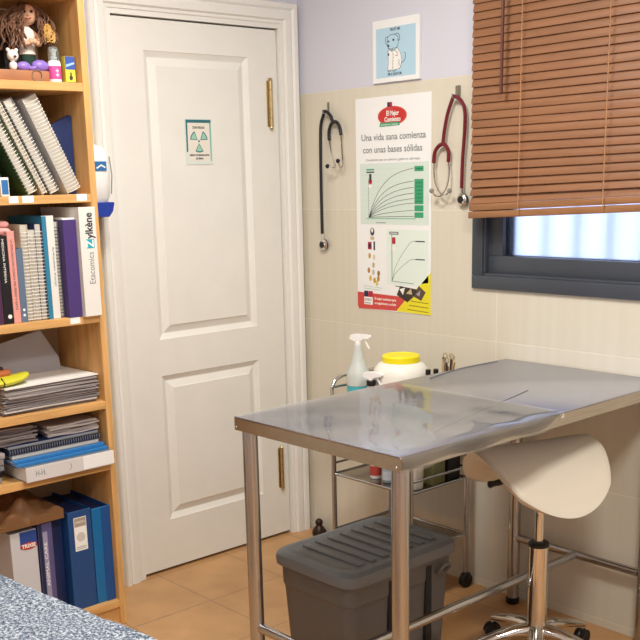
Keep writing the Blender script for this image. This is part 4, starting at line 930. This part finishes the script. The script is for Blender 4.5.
# large spray bottle with teal liquid
def trigger(mb, c, s, m, ang):
    X = Matrix.Translation(c) @ Matrix.Rotation(ang, 4, 'Z') @ Matrix.Scale(s, 4)
    mb.lathe((0, 0, 0), [(.014, 0), (.014, .018), (.011, .022), (.009, .03)], m, n=18, X=X)
    out = [(-.035, .032), (-.030, .048), (-.005, .052), (.040, .048), (.048, .042), (.048, .034), (.020, .030), (.010, .022), (-.012, .022)]
    T = X @ Matrix(((1, 0, 0, 0), (0, 0, -1, 0), (0, 1, 0, 0), (0, 0, 0, 1)))
    mb.prism(out, -.011, .011, m, X=T); mb.tube([(.024, 0, .032), (.032, 0, .018), (.044, 0, -.004), (.046, 0, -.010)], .0045, m, n=8, X=X)
    mb.cyl((.046, 0, .041), (.056, 0, .041), .006, m, n=10, X=X)
sb = thing('spray_bottle', (.585, -.27, GT), 'large translucent spray bottle with teal liquid on the trolley', 'spray bottle')
bx, by = .588, -.27
mb = MB(); mb.lathe((bx, by, GT + .0015), [(.037, 0), (.042, .004), (.042, .046)], 'teal', n=28); mb.obj('liquid', sb, label='teal liquid')
mb = MB(); mb.lathe((bx, by, GT + .0015), [(.0425, .0465), (.0425, .078), (.0405, .092), (.031, .112), (.022, .138), (.0175, .165), (.0155, .182), (.0150, .190)], 'frost', n=28); mb.obj('body', sb)
mb = MB(); trigger(mb, (bx, by, GT + .186), .86, 'white', math.radians(35)); mb.obj('trigger_head', sb, label='white trigger head')
# smaller sprayer, black and white
s2 = thing('spray_bottle', (.700, -.31, GT), 'smaller spray bottle with black collar in front of the yellow lidded tub', 'spray bottle')
bx, by = .700, -.318
mb = MB(); mb.lathe((bx, by, GT + .001), [(.022, 0), (.024, .004), (.024, .045), (.014, .060), (.011, .068)], 'frost', n=22); mb.obj('body', s2)
MB().lathe((bx, by, GT + .066), [(.016, 0), (.0165, .004), (.0165, .016), (.013, .020)], 'black', n=20).obj('collar', s2)
mb = MB(); trigger(mb, (bx, by, GT + .070), .85, 'white', math.radians(20)); mb.obj('trigger_head', s2)
# tub
tu = thing('tub', (.815, -.215, GT), 'round white plastic tub with bright yellow lid on the trolley', 'tub')
tx, ty = .736, -.205
MB().lathe((tx, ty, GT + .001), [(.090, 0), (.096, .006), (.098, .095), (.094, .115), (.080, .132), (.058, .142)], 'tub', n=40).obj('body', tu)
mb = MB(); mb.lathe((tx, ty, GT + .138), [(.064, 0), (.0665, .003), (.0665, .021), (.063, .025), (.054, .0265), (.052, .024), (.002, .024)], 'yellow', n=48); mb.obj('lid', tu, label='bright yellow screw lid')
# instrument jar with wooden handled tools and marker caps
jr = thing('instrument_cup', (.874, -.165, GT), 'small cup of instruments at the back of the trolley beside the tub', 'cup')
MB().lathe((.866, -.120, GT + .001), [(.024, 0), (.026, .004), (.028, .085), (.0265, .085), (.0245, .006), (.001, .006)], mat('cup_glass', 'DDE3DC', .15, trans=.6), n=26).obj('cup', jr)
random.seed(21)
for k in range(11):
    a = random.uniform(0, 6.28); q = random.uniform(.2, 1); c = ('A8804E', '6B4A34', 'C8A878', '4A3A34', 'B5A58C', '8A6A44', '3A302C', 'D2B48A', '5A4038', '9A8468', 'B08850')[k]
    x, y = .866 + .012 * math.cos(a), -.120 + .012 * math.sin(a)
    mb = MB(); top = (.866 + .034 * q * math.cos(a), -.120 + .034 * q * math.sin(a), GT + .122 + .036 * random.random())
    mb.tube([(x, y, GT + .010), top], .0032, mat('tool_' + c, c, .5), n=8)
    if k % 3 == 0: mb.tube([(top[0] + .009 * math.cos(t), top[1], top[2] + .010 + .009 * math.sin(t)) for t in [2 * PI * j / 14 for j in range(15)]], .0018, 'brass', n=6)
    mb.obj('instrument', label='thin scissors or forceps standing in the cup of instruments on the trolley', cat='instrument', group='instruments standing in the cup')
for k, (x, y) in enumerate(((.880, -.225), (.893, -.200))):
    mb = MB(); t = thing('syringe', (x, y, GT + .001), ('white syringe with black tip standing nearest the yellow lidded tub', 'white syringe with black tip standing nearest the cup of instruments')[k], 'syringe')
    MB().cyl((x, y, GT + .001), (x, y, GT + .118), .0085, 'white', n=14).obj('barrel', t); MB().cyl((x, y, GT + .112), (x + .001, y - .001, GT + .130), .0088, 'black', n=14).obj('tip', t)
# middle tray bottles
z_ = .4182
def bottle(x, y, r, h, bodym, capm, bandm, label, nm='bottle'):
    t = thing(nm, (x, y, z_), label, 'bottle'); MB().lathe((x, y, z_ + .0008), [(r * .9, 0), (r, .004), (r, h * .68), (r * .8, h * .76), (r * .45, h * .82)], bodym, n=24).obj('body', t)
    MB().lathe((x, y, z_ + h * .82), [(r * .55, 0), (r * .55, h * .18)], capm, n=18).obj('cap', t); MB().lathe((x, y, z_ + h * .15), [(r * 1.02, 0), (r * 1.02, h * .42)], bandm, n=24).obj('label_band', t)
bottle(.680, -.28, .020, .085, 'white', 'white', mat('label_red', 'B8453C', .5), 'small white bottle with red label on the middle trolley tray')
bottle(.748, -.285, .021, .075, mat('glass_clear_bottle', 'B9C4CC', .2, trans=.4), mat('cap_navy', '2A3550', .4), mat('label_pale', 'C8CCD4', .5), 'small pale bottle with dark cap beside the red labelled bottle')
bottle(.872, -.275, .024, .150, 'white', 'white', mat('label_white', 'E6E2D8', .5), 'tall white bottle near the front right corner of the middle tray')
MB().rbox((.835, -.215, z_), (.895, -.150, z_ + .150), mat('olive_box', '7C7C52', .6), .002).obj('box', label='olive green box standing on the middle trolley tray', cat='box')
MB().rbox((.82, -.135, z_), (.895, -.068, z_ + .155), mat('black_box', '1C1A1A', .5), .003).obj('box', label='black box standing at the rear right of the middle trolley tray', cat='box')

# ================================================================== GREY STORAGE BIN
bn = thing('storage_bin', (1.155, -.80, 0), 'large dark grey plastic storage bin with lid under the steel table', 'storage bin')
BX_, BY_, bxh, byh, BH = 1.142, -.790, .150, .215, .405
def rrect(cx, cy, hx, hy, r, z, n=6):
    out = []
    for (sx, sy, a0) in ((1, 1, 0), (-1, 1, 90), (-1, -1, 180), (1, -1, 270)):
        for k in range(n + 1):
            a = math.radians(a0 + 90 * k / n); out.append((cx + sx * (hx - r) + r * math.cos(a), cy + sy * (hy - r) + r * math.sin(a), z))
    return out
def loft(rings):
    n = len(rings[0]); vs = [p for r_ in rings for p in r_]; fs = []
    for i in range(len(rings) - 1):
        for k in range(n): fs.append((i * n + k, i * n + (k + 1) % n, (i + 1) * n + (k + 1) % n, (i + 1) * n + k))
    fs += [tuple(range(n))[::-1], tuple((len(rings) - 1) * n + k for k in range(n))]; return vs, fs
RR = lambda d, z, r=.035: rrect(BX_, BY_, bxh + d, byh + d, r, z + (.014 if z > .3 else 0))
vs, fs = loft([RR(-.022, 0), RR(-.018, .005), RR(-.003, .30), RR(-.001, .303), RR(.001, .306), RR(.003, .375), RR(.003, .385)])
MB().add(vs, fs, 'bin').obj('body', bn, ang=30)
mb = MB(); vs, fs = loft([RR(.006, .366, .04), RR(.018, .368, .05), RR(.020, .385, .05), RR(.017, .398, .05), RR(.006, .406, .045), RR(-.010, .408, .04), RR(-.016, .4045, .036), RR(-.05, .4045, .03)]); mb.add(vs, fs, 'binlid')
for k in range(7):
    y = BY_ - .150 + k * .050; mb.rbox((BX_ - .118, y, .416), (BX_ + .118, y + .026, .4245), 'binlid', .004, 2)
mb.obj('lid', bn, ang=40)
for y in (-.853, -.697):
    MB().rbox((BX_ + bxh - .012, y, .02), (BX_ + bxh + .0045, y + .024, .362), 'binslot', .003).obj('vertical_slot', bn, label='dark vertical slot')
for y in (-.632,):
    MB().tube(spline([(BX_ + bxh + .005, y - .018, .330), (BX_ + bxh + .022, y - .016, .350), (BX_ + bxh + .024, y, .358), (BX_ + bxh + .022, y + .016, .350), (BX_ + bxh + .005, y + .018, .330)], 5), .006, 'bin', n=10).obj('latch', bn)

# dark door stop by the skirting
ds2 = thing('door_stop', (.075, -.035, 0), 'small dark brown door stop on the floor in the corner beside the door frame', 'door stop')
bz = mat('dark_bronze', '3A2A22', .4, .5)
MB().lathe((.105, -.040, .006), [(.030, -.006), (.030, .012), (.022, .024), (.012, .036)], bz, n=20).obj('base', ds2)
MB().ball((.105, -.040, .054), .017, bz, n=14).obj('knob', ds2)

# ================================================================== FOREGROUND COUCH WITH TOWEL
XQ = Matrix.Translation((1.70, -1.990, 0)) @ Matrix.Rotation(.125, 4, 'Z') @ Matrix.Translation((-1.70, 2.0, 0))
QX0, QX1, QY0, QY1, QZ = 1.0, 2.35, -2.62, -2.010, .744
cq = thing('treatment_couch', ((QX0 + QX1) / 2, (QY0 + QY1) / 2, 0), 'padded treatment couch in the near left foreground beneath the speckled towel', 'couch')
MB(XQ).rbox((QX0, QY0, QZ - .07), (QX1, QY1, QZ), mat('couch_vinyl', '50565E', .5), .02, 3).obj('padded_top', cq)
mb = MB(XQ)
for y in (QY0 + .06, QY1 - .06): mb.rbox((QX0 + .06, y - .015, QZ - .11), (QX1 - .06, y + .015, QZ - .0705), 'tube', .003)
for x in (QX0 + .06, QX1 - .06): mb.rbox((x - .015, QY0 + .076, QZ - .11), (x + .015, QY1 - .076, QZ - .0705), 'tube', .003)
mb.obj('frame', cq)
for x in (QX0 + .08, QX1 - .08):
    for y in (QY0 + .06, QY1 - .06): MB(XQ).cyl((x, y, 0), (x, y, QZ - .1101), .016, 'tube', n=16).obj('leg', cq)
# towel
tw = bpy.data.materials.new('speckled_towel'); tw.use_nodes = True; nt = tw.node_tree; b = nt.nodes['Principled BSDF']; b.inputs['Roughness'].default_value = .95; b.inputs['Specular IOR Level'].default_value = .1
tc = nt.nodes.new('ShaderNodeTexCoord'); n1 = nt.nodes.new('ShaderNodeTexNoise'); n1.inputs['Scale'].default_value = 190; n1.inputs['Detail'].default_value = 2; n1.inputs['Roughness'].default_value = .8; nt.links.new(tc.outputs['Object'], n1.inputs['Vector'])
r = nt.nodes.new('ShaderNodeValToRGB'); e = r.color_ramp.elements; e[0].position = .36; e[0].color = lin('3C4656'); e[1].position = .64; e[1].color = lin('C4C9D0'); x = e.new(.46); x.color = lin('66717F'); x = e.new(.54); x.color = lin('8D96A3')
nt.links.new(n1.outputs[0], r.inputs[0]); nt.links.new(r.outputs[0], b.inputs['Base Color'])
bp = nt.nodes.new('ShaderNodeBump'); bp.inputs['Strength'].default_value = .7; bp.inputs['Distance'].default_value = .004; nt.links.new(n1.outputs[0], bp.inputs['Height']); nt.links.new(bp.outputs[0], b.inputs['Normal'])
vs = []; NX, NY = 90, 50; tx0, tx1, ty0, ty1 = 1.02, 2.30, -2.60, -1.990
for i in range(NX + 1):
    for j in range(NY + 1):
        x = tx0 + (tx1 - tx0) * i / NX; v = j / NY; y = ty0 + (ty1 - ty0) * v
        zz = QZ + .010 + .007 * noise.noise(Vector((x * 5, y * 5, 0))) + .003 * noise.noise(Vector((x * 18, y * 18, 3)))
        dd = (y - (QY1 - .018)) / .03
        if dd > 0: y = QY1 - .018 + .03 * math.sin(min(1.57, dd * 1.2)) + .002; zz -= .055 * dd * dd
        y += .004 * noise.noise(Vector((x * 6, 7, 0)))
        vs.append((x, y, zz))
fs = [(i * (NY + 1) + j, (i + 1) * (NY + 1) + j, (i + 1) * (NY + 1) + j + 1, i * (NY + 1) + j + 1) for i in range(NX) for j in range(NY)]
o = MB(XQ).add(vs, fs, tw).obj('towel', label='grey and white speckled towel spread over the couch in the near left corner', cat='towel', ang=80)
sm = o.modifiers.new('thickness', 'SOLIDIFY'); sm.thickness = .006; sm.offset = -1
